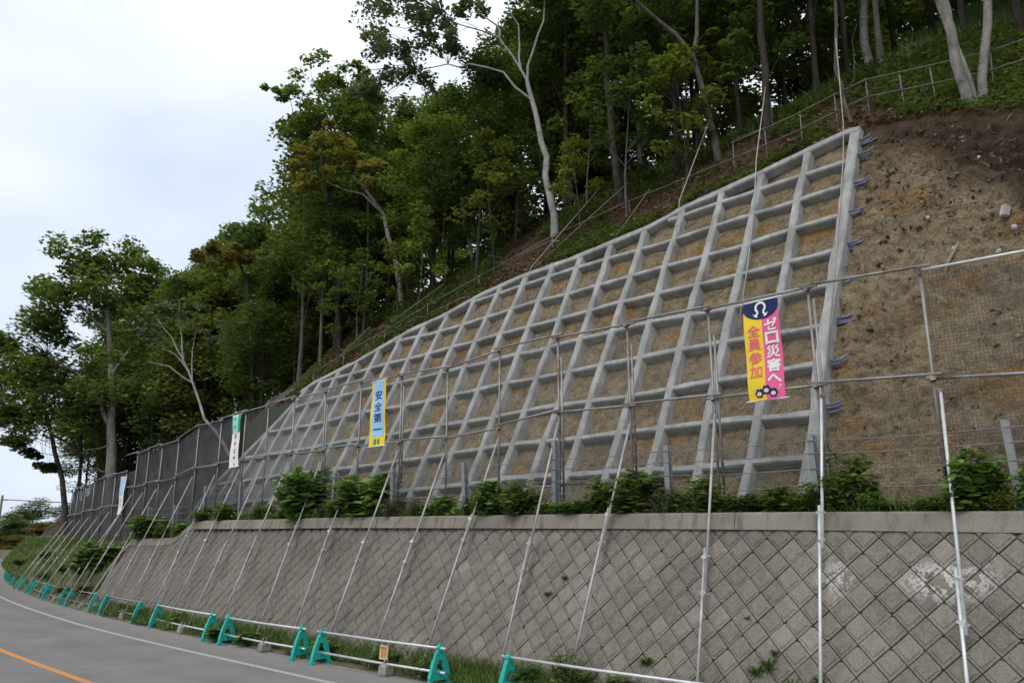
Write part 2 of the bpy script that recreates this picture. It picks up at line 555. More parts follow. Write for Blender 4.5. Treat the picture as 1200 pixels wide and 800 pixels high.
def leaf(name, stops, trans=.42):
    t = NT(name, .55, .35)
    g = t.n('NewGeometry'); oi = t.n('ObjectInfo')
    r = t.math('FRACT', t.math('ADD', t.math('MULTIPLY', g.outputs['Random Per Island'], .75), t.math('MULTIPLY', oi.outputs['Random'], .25)))
    c = t.ramp(r, stops)
    # clumps of older and younger leaves
    v = t.coord('Object')
    c = t.mix(1.0, c, t.ramp(t.noise(v, .9, 3), [(.3, .70), (.7, 1.35)]), 'MULTIPLY')
    t.color(c)
    tr = t.n('BsdfTranslucent'); t.l(t.mix(1.0, c, (1.15, 1.25, .55), 'MULTIPLY'), tr.inputs['Color'])
    ms = t.n('MixShader'); ms.inputs['Fac'].default_value = trans
    t.l(t.b.outputs['BSDF'], ms.inputs[1]); t.l(tr.outputs['BSDF'], ms.inputs[2])
    t.l(ms.outputs['Shader'], t.out.inputs['Surface'])
    return t.m
M['leaf_dark'] = leaf('dark_leaves', [(0, (0.046, 0.074, 0.026)), (.5, (0.074, 0.113, 0.036)), (.85, (0.110, 0.150, 0.046)), (1, (0.168, 0.192, 0.058))])
M['leaf_mid'] = leaf('green_leaves', [(0, (0.070, 0.113, 0.034)), (.5, (0.118, 0.168, 0.046)), (1, (0.198, 0.240, 0.066))])
M['leaf_light'] = leaf('light_green_leaves', [(0, (0.120, 0.168, 0.041)), (.5, (0.186, 0.240, 0.054)), (1, (0.276, 0.318, 0.084))], .45)
M['leaf_olive'] = leaf('olive_leaves', [(0, (.080, .105, .028)), (.5, (.130, .160, .040)), (1, (.20, .225, .056))])
M['leaf_grey'] = leaf('grey_green_leaves', [(0, (0.078, 0.096, 0.062)), (.5, (0.120, 0.138, 0.094)), (1, (0.180, 0.198, 0.138))])
M['leaf_gold'] = leaf('golden_leaves', [(0, (.17, .155, .045)), (.45, (.24, .215, .068)), (.75, (.27, .21, .08)), (1, (.15, .18, .05))], .45)
M['leaf_rust'] = leaf('rusty_leaves', [(0, (.13, .13, .04)), (.4, (.20, .15, .055)), (.75, (.25, .14, .06)), (1, (.07, .10, .025))], .4)
M['leaf_bush'] = leaf('bush_leaves', [(0, (0.069, 0.138, 0.030)), (.5, (0.121, 0.207, 0.044)), (1, (0.201, 0.299, 0.069))], .3)
M['leaf_dry'] = leaf('dry_leaves', [(0, (.08, .085, .05)), (.5, (.12, .12, .075)), (1, (.17, .15, .10))], .2)
M['grass'] = leaf('grass_blades', [(0, (.055, .095, .02)), (.5, (.095, .15, .032)), (.85, (.14, .19, .05)), (1, (.22, .20, .09))], .3)
M['litter'] = leaf('fallen_leaf', [(0, (.09, .05, .025)), (.5, (.16, .085, .045)), (1, (.24, .15, .085))], .1)

# ================================================================== THE SETTING
def strip(name, ss, qa, qb, za, zb, mat, n=2, o=roadoff, kind='structure', wear=None):
    """ribbon along the road between q=qa and q=qb"""
    ss = np.asarray(ss, float)
    rows = []
    for k in range(n):
        f = k / (n - 1)
        rows.append(PA(ss, qa + (qb - qa) * f, za + (zb - za) * f, o))
    me = grid_mesh(name, np.stack(rows, 1), flip=True)
    if wear is not None:
        vattr(me, 'wear', np.array([[wear(qa + (qb - qa) * k / (n - 1), s) for k in range(n)] for s in ss]))
    ob = link(name, me, mat)
    if kind: ob['kind'] = kind
    return ob


RS = np.concatenate([np.arange(-60, 110, 1.5), np.arange(110, 190, 3)])
g = MB()
g.add([(-3000, -3000, -.06), (3000, -3000, -.06), (3000, 3000, -.06), (-3000, 3000, -.06)], [(0, 1, 2, 3)])
tag(g.build('ground', M['ground']), kind='structure')


def wear(q, s):
    e = max(0.0, min(1.0, (q - 9.15) / .8)) * .8
    tracks = sum(math.exp(-((q - c) / .28) ** 2) for c in (6.6, 8.2, 3.0, 4.7)) * .30
    return max(e, tracks)
road = strip('road', RS, 2.2, 10.36, .3, .3, M['asphalt'], 42, wear=wear)
strip('white_edge_line', RS, 8.89, 9.04, .304, .304, M['white_paint'])
strip('white_edge_line', RS, 2.55, 2.70, .304, .304, M['white_paint'])
strip('orange_centre_line', RS, 5.67, 5.83, .304, .304, M['orange_paint'])
strip('roadside', RS, -60, 2.2, .27, .29, M['verge'], 6)

# verge and bank: flat strip at the wall foot, a bank where the wall has ended
VS = np.arange(-30, 120, .5)
rows = []
prof_a = [(10.25, .296), (10.40, .32), (10.6, .36), (10.9, .38), (11.4, .40), (11.8, .42), (12.6, .5)]
prof_b = [(10.25, .296), (10.45, .40), (10.75, .75), (11.4, 1.55), (12.1, 2.45), (12.7, 2.95), (13.7, 3.25)]
fb = np.clip((VS - 32.5) / 2.5, 0, 1); fb = fb * fb * (3 - 2 * fb)
for (qa, za), (qb, zb) in zip(prof_a, prof_b):
    q = qa * (1 - fb) + qb * fb; z = za * (1 - fb) + zb * fb
    nz = fnoise(VS * .9, q * 3 + 5, oct=3) * .16 * (q > 10.42) + fnoise(VS * 3, q * 9, oct=2) * .05 * (q > 10.3)
    rows.append(PA(VS, q, z + nz, roadoff if qa < 10.8 else off))
tag(link('verge', grid_mesh('verge', np.stack(rows, 1), flip=True), M['verge']), kind='structure')

# grit and small stones along the pavement's edge
mb = MB()
for k in range(1500):
    s = 6 + 40 * random.random() ** 1.6; q = 10.36 + random.gauss(-.12, .16); r = random.choice((.008, .010, .013, .02)) * random.uniform(.8, 1.3)
    if q < 9.6: continue
    c = Vector(PA(s, q, .3, roadoff)); c.z = .002
    mb.add([tuple(c + Vector(d) * r * random.uniform(.7, 1.2)) for d in ((1, 0, 0), (-.5, .9, 0), (-.5, -.9, 0), (.1, 0, .9))], [(0, 1, 3), (1, 2, 3), (2, 0, 3), (0, 2, 1)])
tag(mb.build('roadside_grit', M['rock']), kind='stuff')
# ------------------------------------------------------------------ cut slope (soil face)
SL = 13.57 + .24     # q of the soil plane at z = 4
ss = np.concatenate([np.arange(-9, 1, .15), np.arange(1, 7, .05), np.arange(7, 34.01, .085)])
ww = np.linspace(0, 1, 170)
S, Wg = np.meshgrid(ss, ww, indexing='ij')
zb, zt = 3.3, ztop(S)
Zs = zb + (zt - zb) * Wg
qs = SL + .5 * (Zs - 4)
bare = np.clip((6.7 - S) / .5, 0, 1)
rough = fnoise(S * 1.6, Zs * 1.6, 3, 4) * .18 + fnoise(S * 5, Zs * 7, 9, 3) * .11
rough = rough + fnoise(S * 14, Zs * 14, 5, 2) * .05 * bare
ledge = fnoise(S * .7, Zs * 2.6, 21, 4)
topsoil = np.clip((Zs - (8.1 + 1.0 * fnoise(S * .8, Zs * .3, 4, 3) * 2 + np.clip(S - 2.8, 0, 4) * .95)) / .9, 0, 1) * bare
painted_shade = np.clip((S - (27.6 + (8.2 - Zs) * 1.05)) / .3, 0, 1)  # mask of the painted dark shade past the grid's left edge
topsoil = np.maximum(topsoil, np.clip((Zs - (zt - .55 + fnoise(S * 2, S * 0, 1, 3) * .6)) / .3, 0, 1) * (S < 26))
rub = fnoise(S * 5, Zs * 5, 31, 4) * .42 * topsoil * bare
d = rough * (.55 + .6 * bare) + ledge * .22 * bare + rub
d = d - .16 * np.exp(-((Zs - (8.3 + .35 * fnoise(S * .9, S * 0, 7, 3) - .0 * S)) / .13) ** 2) * np.clip((4.6 - S) / 1.0, 0, 1)   # the little scarp
edge = np.minimum(Wg, 1 - Wg) * 12
d = d * np.clip(edge, .15, 1)
mort = (1 - np.clip((S - (27.6 + (8.2 - Zs) * 1.05)) / .3, 0, 1)) * np.clip((S - 23.5 - (Zs - 6) * .35 + fnoise(S * .6, Zs * .6, 2, 3) * 5) / 2.5, 0, 1)
Pt = PA(S, qs - d * .89, Zs + d * .45)
me = grid_mesh('soil_slope', Pt, flip=False)
vattr(me, 'topsoil', topsoil); vattr(me, 'painted_shade', painted_shade); vattr(me, 'mortar', mort)
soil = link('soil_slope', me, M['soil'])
tag(soil, kind='structure')

# ------------------------------------------------------------------ hillside above
hs = np.concatenate([np.arange(-60, -12, 2.0), np.arange(-12, 40, .3), np.arange(40, 110, 1.0), np.arange(110, 171, 6)])
hd = np.concatenate([[-.5, -.12, .12], np.arange(.25, 8, .3), np.arange(8, 30, 1.2), np.arange(30, 90, 5)])
S, D = np.meshgrid(hs, hd, indexing='ij')
Q = qtop(S) + D
Zh = hill(S, Q) + fnoise(S * .8, Q * .8, 3, 4) * .35 * np.clip(D / 1.5, 0, 1) + fnoise(S * 3.5, Q * 3.5, 8, 3) * .10 * np.clip(D / .4, 0, 1)
Zh = np.where(D < 0, ztop(S) - .35 + D * 1.2, Zh)
Q = np.where(D < 0, qtop(S) + .35 - .2 * D, Q)
far = np.clip((S - 50) / 40, 0, 1)
me = grid_mesh('hillside', PA(S, Q, Zh), flip=False)
grassy = np.clip((15 - S) / 4, 0, 1) * np.clip((D - 5.5) / 3, 0, 1)
grassy = np.maximum(grassy, .5 * np.clip((5.5 - S) / 2, 0, 1) * np.clip((D - .6) / .6, 0, 1))
vattr(me, 'grassy', np.clip(grassy, 0, 1))
tag(link('hillside', me, M['floor']), kind='structure')
# bank between the verge and the hilltop beyond the end of the wall
bs = np.arange(33.6, 171, 1.2)
S, Wg = np.meshgrid(bs, np.linspace(0, 1, 9), indexing='ij')
q0, z0 = 13.5, 2.95
Qb = q0 + (qtop(S) + .3 - q0) * Wg; Zb = z0 + (ztop(S) - z0) * Wg
tag(link('bank', grid_mesh('bank', PA(S, Qb, Zb + fnoise(S, Qb * 2, 5, 3) * .3)), M['floor']), kind='structure')
# bench between wall top and slope foot
bs = np.arange(-9, 36, .4)
S, Wg = np.meshgrid(bs, np.linspace(0, 1, 7), indexing='ij')
Qb = 12.0 + 2.1 * Wg
Zb = np.array([zwall(s) for s in bs])[:, None] - .10 + .5 * Wg ** 2 + fnoise(S * 2, Qb * 3, 1, 3) * .12 * Wg
tag(link('bench', grid_mesh('bench', PA(S, Qb, Zb)), M['verge']), kind='structure')
# low far hills
S, Wg = np.meshgrid(np.linspace(-260, 60, 50), np.linspace(0, 1, 8), indexing='ij')
hz = np.sin(Wg * pi) ** 1.0 * (3.2 + 2.2 * fnoise(S * .03, Wg, 3, 3))
tag(link('far_hills', grid_mesh('far_hills', np.stack([S, 172 + 70 * Wg + .12 * S, hz - .2], -1), flip=False), M['floor']), kind='structure')

# ------------------------------------------------------------------ block wall with coping
WALL_L, WALL_R = 33.9, -4.0
QB, QT, ZB = 10.75, 11.85, .3


def wall_p(s, v, out=0.0):
    """v: 0 at the foot, 1 at z = 3.05 (slope coordinate in metres = v)"""
    L = math.hypot(QT - QB, 2.75)
    tq, tz = (QT - QB) / L, 2.75 / L
    return P(s, QB + tq * v - tz * out, ZB + tz * v + tq * out)


def wall_top_v(s):       # face height up to the coping's foot
    L = math.hypot(QT - QB, 2.75); tz = 2.75 / L
    return (zwall(s) - .26 - ZB) / tz


wall = empty('block_retaining_wall', P(10, 10.75, .3), 'long retaining wall of grey diamond-set concrete blocks beside the road', 'retaining wall')
wl = wall.location.copy()
# mortar bed behind the blocks
ss = np.arange(WALL_R, WALL_L + .01, .4)
rows = [[Vector(wall_p(s, -.3, -.012)) - wl for s in ss], [Vector(wall_p(s, min(wall_top_v(s), (1.2 + (WALL_L - s) * 1.5)), -.012)) - wl for s in ss],
        [Vector(wall_p(s, min(wall_top_v(s), (1.2 + (WALL_L - s) * 1.5)), -.7)) - wl for s in ss]]
me = grid_mesh('mortar_bed', np.array([[tuple(p) for p in r] for r in rows]), smooth=False)
link('mortar_bed', me, M['joint'], wall)

D2 = .213     # half diagonal
DS = .212


def clip_poly(poly, fn):
    out = []
    for i, p in enumerate(poly):
        q = poly[(i + 1) % len(poly)]
        a, b = fn(p), fn(q)
        if a >= 0: out.append(p)
        if (a >= 0) != (b >= 0):
            f = a / (a - b)
            out.append((p[0] + (q[0] - p[0]) * f, p[1] + (q[1] - p[1]) * f))
    return out


def inset(poly, k):
    cx = sum(p[0] for p in poly) / len(poly); cy = sum(p[1] for p in poly) / len(poly)
    return [(cx + (p[0] - cx) * k, cy + (p[1] - cy) * k) for p in poly]


def area(poly):
    return abs(sum(p[0] * q[1] - q[0] * p[1] for p, q in zip(poly, poly[1:] + poly[:1]))) / 2


def block_rings(poly, h=0.0):
    """rings: (inset, height) for a block with chamfered rim, margin and raised centre"""
    return [(.972, -.02), (.966, .012), (.940, .020 + h), (.74, .021 + h), (.66, .033 + h)]


def block_add(mb, poly, tf, h=0.0):
    rings = block_rings(poly, h)
    n = len(poly)
    V = [tf(p[0], p[1], z) for k, z in rings for p in inset(poly, k)]
    F = []
    for r in range(len(rings) - 1):
        for i in range(n):
            j = (i + 1) % n
            F.append((r * n + i, r * n + j, (r + 1) * n + j, (r + 1) * n + i))
    F.append(tuple((len(rings) - 1) * n + i for i in range(n)))
    mb.add(V, F)


full = [(-DS, 0), (0, -D2), (DS, 0), (0, D2)]
L_ = math.hypot(QT - QB, 2.75); tq, tz = (QT - QB) / L_, 2.75 / L_
# local frame of the wall face: x along -u (to the right), y up the face, z outward
fx = -U
fy = Vector((tq * N.x, tq * N.y, tz))
fz = fx.cross(fy)
shared = {}
blocks, cut, rest = [], [], []
nrow = 16
for r in range(-1, nrow):
    v0 = 2.83 - r * D2
    for c in range(int((WALL_R - WALL_L) / (2 * DS)) - 1, 2):
        s0 = -(c * 2 * DS) + (DS if r % 2 else 0) + WALL_R + .23
        if s0 > WALL_L + .2 or s0 < WALL_R: continue
        vt = min(wall_top_v(s0), 1.2 + (WALL_L - s0) * 1.5)
        poly = [(s0 - x, v0 + y) for x, y in full]
        tops = [min(wall_top_v(p[0]), 9) for p in poly]
        is_full = all(p[1] <= t + .002 for p, t in zip(poly, tops)) and v0 - D2 > -.25 and v0 + D2 < 1.2 + (WALL_L - s0) * 1.5 - .4
        if not is_full:
            poly = clip_poly(poly, lambda p: wall_top_v(p[0]) - .004 - p[1])
            if len(poly) >= 3: poly = clip_poly(poly, lambda p: 1.2 + (WALL_L - p[0]) * 1.5 - p[1])
            if len(poly) >= 3: poly = clip_poly(poly, lambda p: p[1] + .3)
            if len(poly) < 3 or area(poly) < .006: continue
        # order by apparent size: nearer is larger; those below the frame's bottom edge last
        X = Vector(wall_p(s0, v0)) - cam.location
        dep = X.y * cos(radians(14)) + X.z * sin(radians(14)); up = -X.y * sin(radians(14)) + X.z * cos(radians(14))
        vis = abs(up / dep) < .43 and abs(X.x / dep) < .67
        blocks.append(((0 if vis else 1), dep / (1 if is_full else .6), s0, v0, poly, is_full))
blocks.sort(key=lambda b: (b[0], b[1]))


def bloom(s, v):
    b = max(0, .75 - math.hypot((s - 3.6) / .9, (v - 2.25) / .45)) * 2.2
    b += max(0, .6 - math.hypot((s - 5.05) / .55, (v - 2.25) / .6)) * 1.6
    b += max(0, .5 - math.hypot((s - 2.75) / .35, (v - 2.0) / .3)) * 1.8
    return min(1.0, b * 1.15 + .10)


for i, (hid, dep, s0, v0, poly, is_full) in enumerate(blocks):
    jit = random.uniform(-.007, .010)
    if i < 300:
        mb = MB()
        pl = [(-(p[0] - s0), p[1] - v0) for p in poly]
        key = random.randrange(9) if is_full and bloom(s0, v0) < .101 else None
        if key is not None and key in shared:
            me = shared[key]
        else:
            if is_full and key is not None and key >= 4:      # a chipped corner
                ci = key - 4 if key < 8 else 3; cw = random.uniform(.12, .22)
                a_, b_, c_ = pl[ci - 1], pl[ci], pl[(ci + 1) % 4]
                pl = pl[:ci] + [(b_[0] + (a_[0] - b_[0]) * cw, b_[1] + (a_[1] - b_[1]) * cw), (b_[0] + (c_[0] - b_[0]) * cw * .7, b_[1] + (c_[1] - b_[1]) * cw * .7)] + pl[ci + 1:]
            block_add(mb, pl, lambda x, y, z: (x, y, z), random.uniform(-.004, .004))
            me = mb.mesh('block')
            vattr(me, 'bloom', [.08 if key is not None else bloom(s0 - v.co.x, v0 + v.co.y) for v in me.vertices])
            if key is not None: shared[key] = me
        o = link('block', me, M['block'], wall)
        b = Vector(wall_p(s0, v0, jit)) - wl
        tl = random.gauss(0, .010); tw = random.gauss(0, .010)
        rot = Matrix((fx, fy, fz)).transposed().to_4x4() @ Matrix.Rotation(tl, 4, 'X') @ Matrix.Rotation(tw, 4, 'Y')
        if off(s0) > 0:
            rot = Matrix.Rotation(-math.atan((s0 - 20) / 224), 4, 'Z') @ rot
        o.matrix_local = Matrix.Translation(b) @ rot
    else:
        rest.append((s0, v0, poly, jit))
mb = MB()
for s0, v0, poly, jit in rest:
    block_add(mb, [(p[0], p[1]) for p in poly], lambda s, v, z: tuple(Vector(wall_p(s, v, z + jit)) - wl))
bm_ = mb.mesh('blocks')
vattr(bm_, 'bloom', np.full(len(bm_.vertices), .08))
ro = link('block', bm_, M['block'], wall); ro['kind'] = 'stuff'

# coping: cast in lengths with open joints
cuts = [-4.0, 1.2, 6.75, 11.2, 15.6, 20.6, 24.3, 27.25]
for a, b in zip(cuts, cuts[1:] + [None]):
    if b is None: continue
    mb = MB()
    n = max(2, int((b - a) / .5))
    V, F = [], []
    for k in range(n + 1):
        s = a + .006 + (b - a - .012) * k / n
        w = fnoise(s * 2.5, 1, 3, 3) * .012
        zt_ = zwall(s)
        prof = [(11.84 - .055 + w, zt_ - .27), (11.90 - .05 + w, zt_ - .03), (11.93 - .045 + w, zt_), (12.28, zt_ - .005), (12.28, zt_ - .27)]
        V += [tuple(Vector(P(s, q, z)) - wl) for q, z in prof]
    m = 5
    for k in range(n):
        for j in range(m):
            F.append((k * m + j, k * m + (j + 1) % m, (k + 1) * m + (j + 1) % m, (k + 1) * m + j))
    F += [tuple(range(m)), tuple(range(n * m, n * m + m))]
    mb.add(V, F); mb.build('coping', M['coping'], wall)
mb = MB(); V = []
seq = [(27.27, zwall(27.27)), (27.7, 3.46), (28.2, 3.2), (28.7, 2.99), (30, 2.97), (32, 2.96), (33.0, 2.95), (33.6, 2.6), (34.2, 1.7), (34.9, .5)]
for s, z in seq:
    # below the step the coping hugs the lower tier, then runs down the end of the wall
    lean = (z - 3.26) * .4
    V += [tuple(Vector(P(s, q + lean, zz)) - wl) for q, zz in ((11.79, z - .25), (11.86, z - .02), (11.9, z), (12.25, z), (12.25, z - .25))]
F = []
for k in range(len(seq) - 1):
    for j in range(5):
        F.append((k * 5 + j, k * 5 + (j + 1) % 5, (k + 1) * 5 + (j + 1) % 5, (k + 1) * 5 + j))
F += [tuple(range(5)), tuple(range((len(seq) - 1) * 5, len(seq) * 5))]
mb.add(V, F); mb.build('coping', M['coping'], wall)

# ------------------------------------------------------------------ concrete grid on the slope
grid = empty('concrete_slope_grid', P(16, 13.6, 3.6), 'pale concrete lattice of square cells covering the cut slope behind the wall', 'slope lattice')
gl = grid.location.copy()
nq, nz = -2 / math.sqrt(5), 1 / math.sqrt(5)      # outward normal in (q, z)


def gp(s, z, out=0.0):
    """point on the beam front plane at height z, moved outward"""
    w = float(fnoise(s * .35, z * .35, 5, 2)) * .16      # the sprayed face undulates
    q = 13.57 + .5 * (z - 4) + nq * (out + w * .6)
    return Vector(P(s, q, z + nz * (out + w * .6))) - gl


def beam(name, path, wf=.15, wbk=.20, depth=.38, proud=0.0):
    """trapezoid beam along a path of (s, z); wf/wbk half widths at front and back"""
    mb = MB(); V = []
    n = len(path)
    for i, (s, z) in enumerate(path):
        a = path[max(i - 1, 0)]; b = path[min(i + 1, n - 1)]
        ds, dz = b[0] - a[0], (b[1] - a[1]) * 1.118
        L = math.hypot(ds, dz); ps, pz = -dz / L, ds / L / 1.118
        j = random.uniform(-.014, .014); wf_ = wf + random.uniform(-.012, .012); wb_ = wbk + random.uniform(-.012, .014)
        for w, o in ((wf_ - .03, proud), (wf_, proud - .03), (wb_, -depth), (-wb_, -depth), (-wf_, proud - .035), (-wf_ + .025, proud)):
            V.append(tuple(gp(s + ps * w, z + pz * w, o + j * .5)))
    F = []
    for k in range(n - 1):
        for j in range(6):
            F.append((k * 6 + j, k * 6 + (j + 1) % 6, (k + 1) * 6 + (j + 1) % 6, (k + 1) * 6 + j))
    F += [tuple(range(6)), tuple(range((n - 1) * 6, n * 6))]
    mb.add(V, F)
    return mb.build(name, M['grid'], grid, smooth=False)


def left_end(z):
    return float(np.interp(z, [3.4, 4.4, 5.1, 6.1, 7.1, 8.2, 9.0], [32.0, 31.7, 31.1, 29.9, 28.8, 27.7, 27.2]))


VB = [6.35, 7.5, 8.62, 9.74, 10.88, 12.02, 13.1, 14.2, 15.35, 16.5, 17.6, 18.75, 19.9, 21.0, 22.1, 23.2, 24.35, 25.5, 26.6, 27.75, 28.9, 30.0, 31.1]
HZ = [4.33, 5.22, 6.16, 7.10, 8.02, 8.90, 9.75, 10.60, 11.38]
for i, s in enumerate(VB):
    top = float(ztop(s)) - (.10 if i else .02)
    if s > 27.2: top = float(np.interp(-s, [-32, -31.1, -29.9, -28.8, -27.7, -27.2], [3.6, 5.0, 6.1, 7.1, 8.2, 8.9]))
    zz = np.arange(3.45, top, .28).tolist() + [top]
    beam('vertical_beam', [(s + float(fnoise(z * .6, s, 2, 2)) * .15, z) for z in zz], .092 if i else .125, .125 if i else .155, proud=.0)
    # nodes where the narrower middle cells of the photo sit
for z in HZ:
    le = left_end(z) - .1
    pts = np.arange(6.37, le, .29).tolist() + [le]
    path = []
    for s in pts:
        zz = z + float(fnoise(s * .45, z, 6, 2)) * .17 - .10 * max(0, (s - 14) / 14)
        if zz > float(ztop(s)) - .16: break
        path.append((s, zz))
    if len(path) > 2: beam('cross_beam', path, .072, .105, proud=-.018)
beam('top_beam', [(s, float(ztop(s)) - .08) for s in np.arange(6.22, 28.0, .3)], .105, .145, proud=.012)
beam('edge_beam', [(left_end(z), z) for z in np.arange(3.5, 8.75, .4)], .11, .17, proud=.012)

# blue sleeves on the bar ends along the right edge of the grid
for k, z in enumerate(HZ + [11.85]):
    p0 = Vector(P(6.1, 13.57 + .5 * (z - 4) + .16, z))
    r = empty('bar_end_sleeves', p0, 'blue sleeved bar ends at the right edge of the grid, ' + ['bottom', 'second from the bottom', 'third from the bottom', 'fourth from the bottom', 'fifth from the bottom', 'fifth from the top', 'fourth from the top', 'third from the top', 'second from the top', 'topmost'][k], 'bar sleeves', 'blue sleeved bar ends along the edge of the slope grid')
    for j in range(4):
        mb = MB()
        a = Vector((0, 0, (j - 1.5) * .042)) + N * random.uniform(-.07, .05)
        L = random.uniform(.10, .30)
        e = a - U * L + Vector((0, 0, random.uniform(-.02, .06) + .05)) + N * .04
        mb.tube([a + U * .1, (a + e) / 2 + Vector((0, 0, -.02)), e], [.018, .022, .012], 6)
        mb.build('sleeve', M['blue'], r, smooth=True)

# ================================================================== SCAFFOLD FENCE WITH NETS
posts = [(1.9, 6.85), (3.74, 6.92), (5.5, 7.05), (7.4, 7.07), (9.25, 7.13), (11.1, 7.2), (12.9, 7.22), (14.75, 7.05), (16.6, 7.15), (18.45, 7.24), (20.25, 7.2), (22.05, 7.22),
         (23.7, 7.2), (25.3, 7.18), (27.2, 7.08), (29.2, 7.1), (31.1, 6.73), (32.9, 6.69), (34.5, 6.65), (36.0, 6.62), (37.3, 5.92), (39.1, 5.9), (41.0, 5.86), (42.9, 5.82), (44.8, 5.72), (46.6, 5.62), (48.2, 5.55)]
fence = empty('scaffold_pipe_fence', P(16, 12.5, 3.4), 'tall scaffold pipe fence with hung nets and long slanting props on the wall top', 'scaffold fence')
fl = fence.location.copy()
QF = 12.5


def fp(s, q, z): return Vector(P(s, q, z)) - fl


clamp_me = None


def clamp(p, mat='dark_clamp', k=1.0):
    global clamp_me
    if clamp_me is None:
        mb = MB()
        mb.box((0, 0, 0), (.045, 0, 0), (0, .04, 0), (0, 0, .045))
        mb.box((.03, -.05, 0), (.016, 0, 0), (0, .03, 0), (0, 0, .016))
        mb.box((-.03, .05, .01), (.012, 0, 0), (0, .03, 0), (0, 0, .02))
        clamp_me = {}
        clamp_me['dark_clamp'] = mb.mesh('dark_clamp'); clamp_me['dark_clamp'].materials.append(M['dark_clamp'])
        clamp_me['clamp'] = clamp_me['dark_clamp'].copy(); clamp_me['clamp'].materials.clear(); clamp_me['clamp'].materials.append(M['clamp'])
    o = link('clamp', clamp_me[mat], None, fence, p)
    o.rotation_euler = (random.uniform(-.4, .4), random.uniform(-.4, .4), pi / 4 + random.uniform(-.3, .3))
    o.scale = (k, k, k)


MIDZ = [5.05, 5.2, 5.33, 5.36, 5.43, 5.52, 5.36, 5.28, 5.35, 5.41, 5.42, 5.44, 5.47, 5.47, 5.46, 5.48, 5.2, 5.18, 5.15, 5.1, 4.42, 4.4, 4.36, 4.32, 4.25, 4.2, 4.15]
for i, (s, zt_) in enumerate(posts):
    zb = zwall(s) - .15 if s < 33 else 2.75
    ln = random.gauss(0, .02)
    mb = MB()
    mb.tube([fp(s - ln, QF, zb), fp(s, QF, zt_)], .0243, 8)
    mb.build('post', M['pipe'], fence, smooth=True)
    if i in (2, 3, 4, 5, 8, 10):     # doubled poles, lashed a hand apart
        mb = MB(); mb.tube([fp(s - .085, QF + .02, zb + random.uniform(0, 1.2)), fp(s - .075, QF + .02, zt_ - random.uniform(.1, .6))], .0243, 8)
        mb.build('post', M['pipe'], fence, smooth=True)
    clamp(fp(s, QF - .04, zt_ - .06)); clamp(fp(s, QF - .04, MIDZ[i] + .0))
# rails, each bay a pipe of its own, lapped a little over the posts
for i in range(len(posts) - 1):
    (a, za), (b, zb) = posts[i], posts[i + 1]
    bright = i in (0,)
    step = abs(za - zb) > .5
    for kind, (z1, z2) in (('top_rail', (za - .06, zb - .06)), ('middle_rail', (MIDZ[i], MIDZ[i + 1]))):
        if step: z2 = z1 if kind == 'middle_rail' else z1 - .02
        over = random.uniform(.05, .22)
        if i == 0: over = 0
        q = QF - .052 - .004 * (i % 2)
        lap = .05 * (i % 2)
        mb = MB()
        mb.tube([fp(a - over, q, z1 + lap), fp(b + (.12 if i else .0), q, z2 + lap)], .0243, 8)
        mb.build(kind, M['bright_pipe'] if (bright and kind == 'top_rail') else M['pipe'], fence, smooth=True)
    if i in (4, 5, 7, 9):
        mb = MB(); zz = random.uniform(3.85, 4.1)
        mb.tube([fp(a - .1, QF + .06, zz), fp(b + .1, QF + .06, zz + .03)], .02, 6); mb.build('lower_rail', M['pipe'], fence, smooth=True)

# props
for i, (s, zt_) in enumerate(posts):
    if i == 0: continue
    z1 = min(zt_ - .9, MIDZ[i] - .22) - random.uniform(0, .15)
    q1 = QF - .10
    s2 = {1: 3.18, 2: 4.96, 3: 6.77, 4: 9.2, 5: 10.85, 6: 12.95, 7: 14.6, 8: 16.4, 9: 17.9, 10: 19.6}.get(i, s - random.uniform(.05, .35) + .1)
    q2, z2 = 10.42 + random.uniform(0, .1), .40
    if s > 33: q2, z2 = 10.35, .62
    A, B = fp(s - .06, q1, z1), fp(s2, q2, z2)
    near = i <= 2
    if near:
        A = fp(s - .10, q1, 5.0 if i == 1 else 5.12)
    m = A.lerp(B, .56 if i == 1 else random.uniform(.36, .52))
    lap = (B - A).normalized() * random.uniform(.5, .75)
    mt = M['bright_pipe'] if i in (1, 2) else M['prop']
    o_ = U * .045
    mb = MB(); mb.tube([A, m + lap], .0243, 8); mb.build('prop', mt, fence, smooth=True)
    mb = MB(); mb.tube([m - lap * .2 + o_, B + o_], .0243, 8); mb.build('prop', mt, fence, smooth=True)
    clamp(m + o_ * .5, 'clamp', .8); clamp(m + lap * .8 + o_ * .5, 'clamp', .8)
    if near:
        clamp(A, 'dark_clamp', .8)
    mb = MB(); f_ = B + o_
    mb.box(f_ + Vector((0, 0, -.07)), (.03, 0, 0), (0, .03, 0), (0, 0, .09)); mb.build('prop_foot', M['prop'] if s < 14 else M['dark_clamp'], fence)

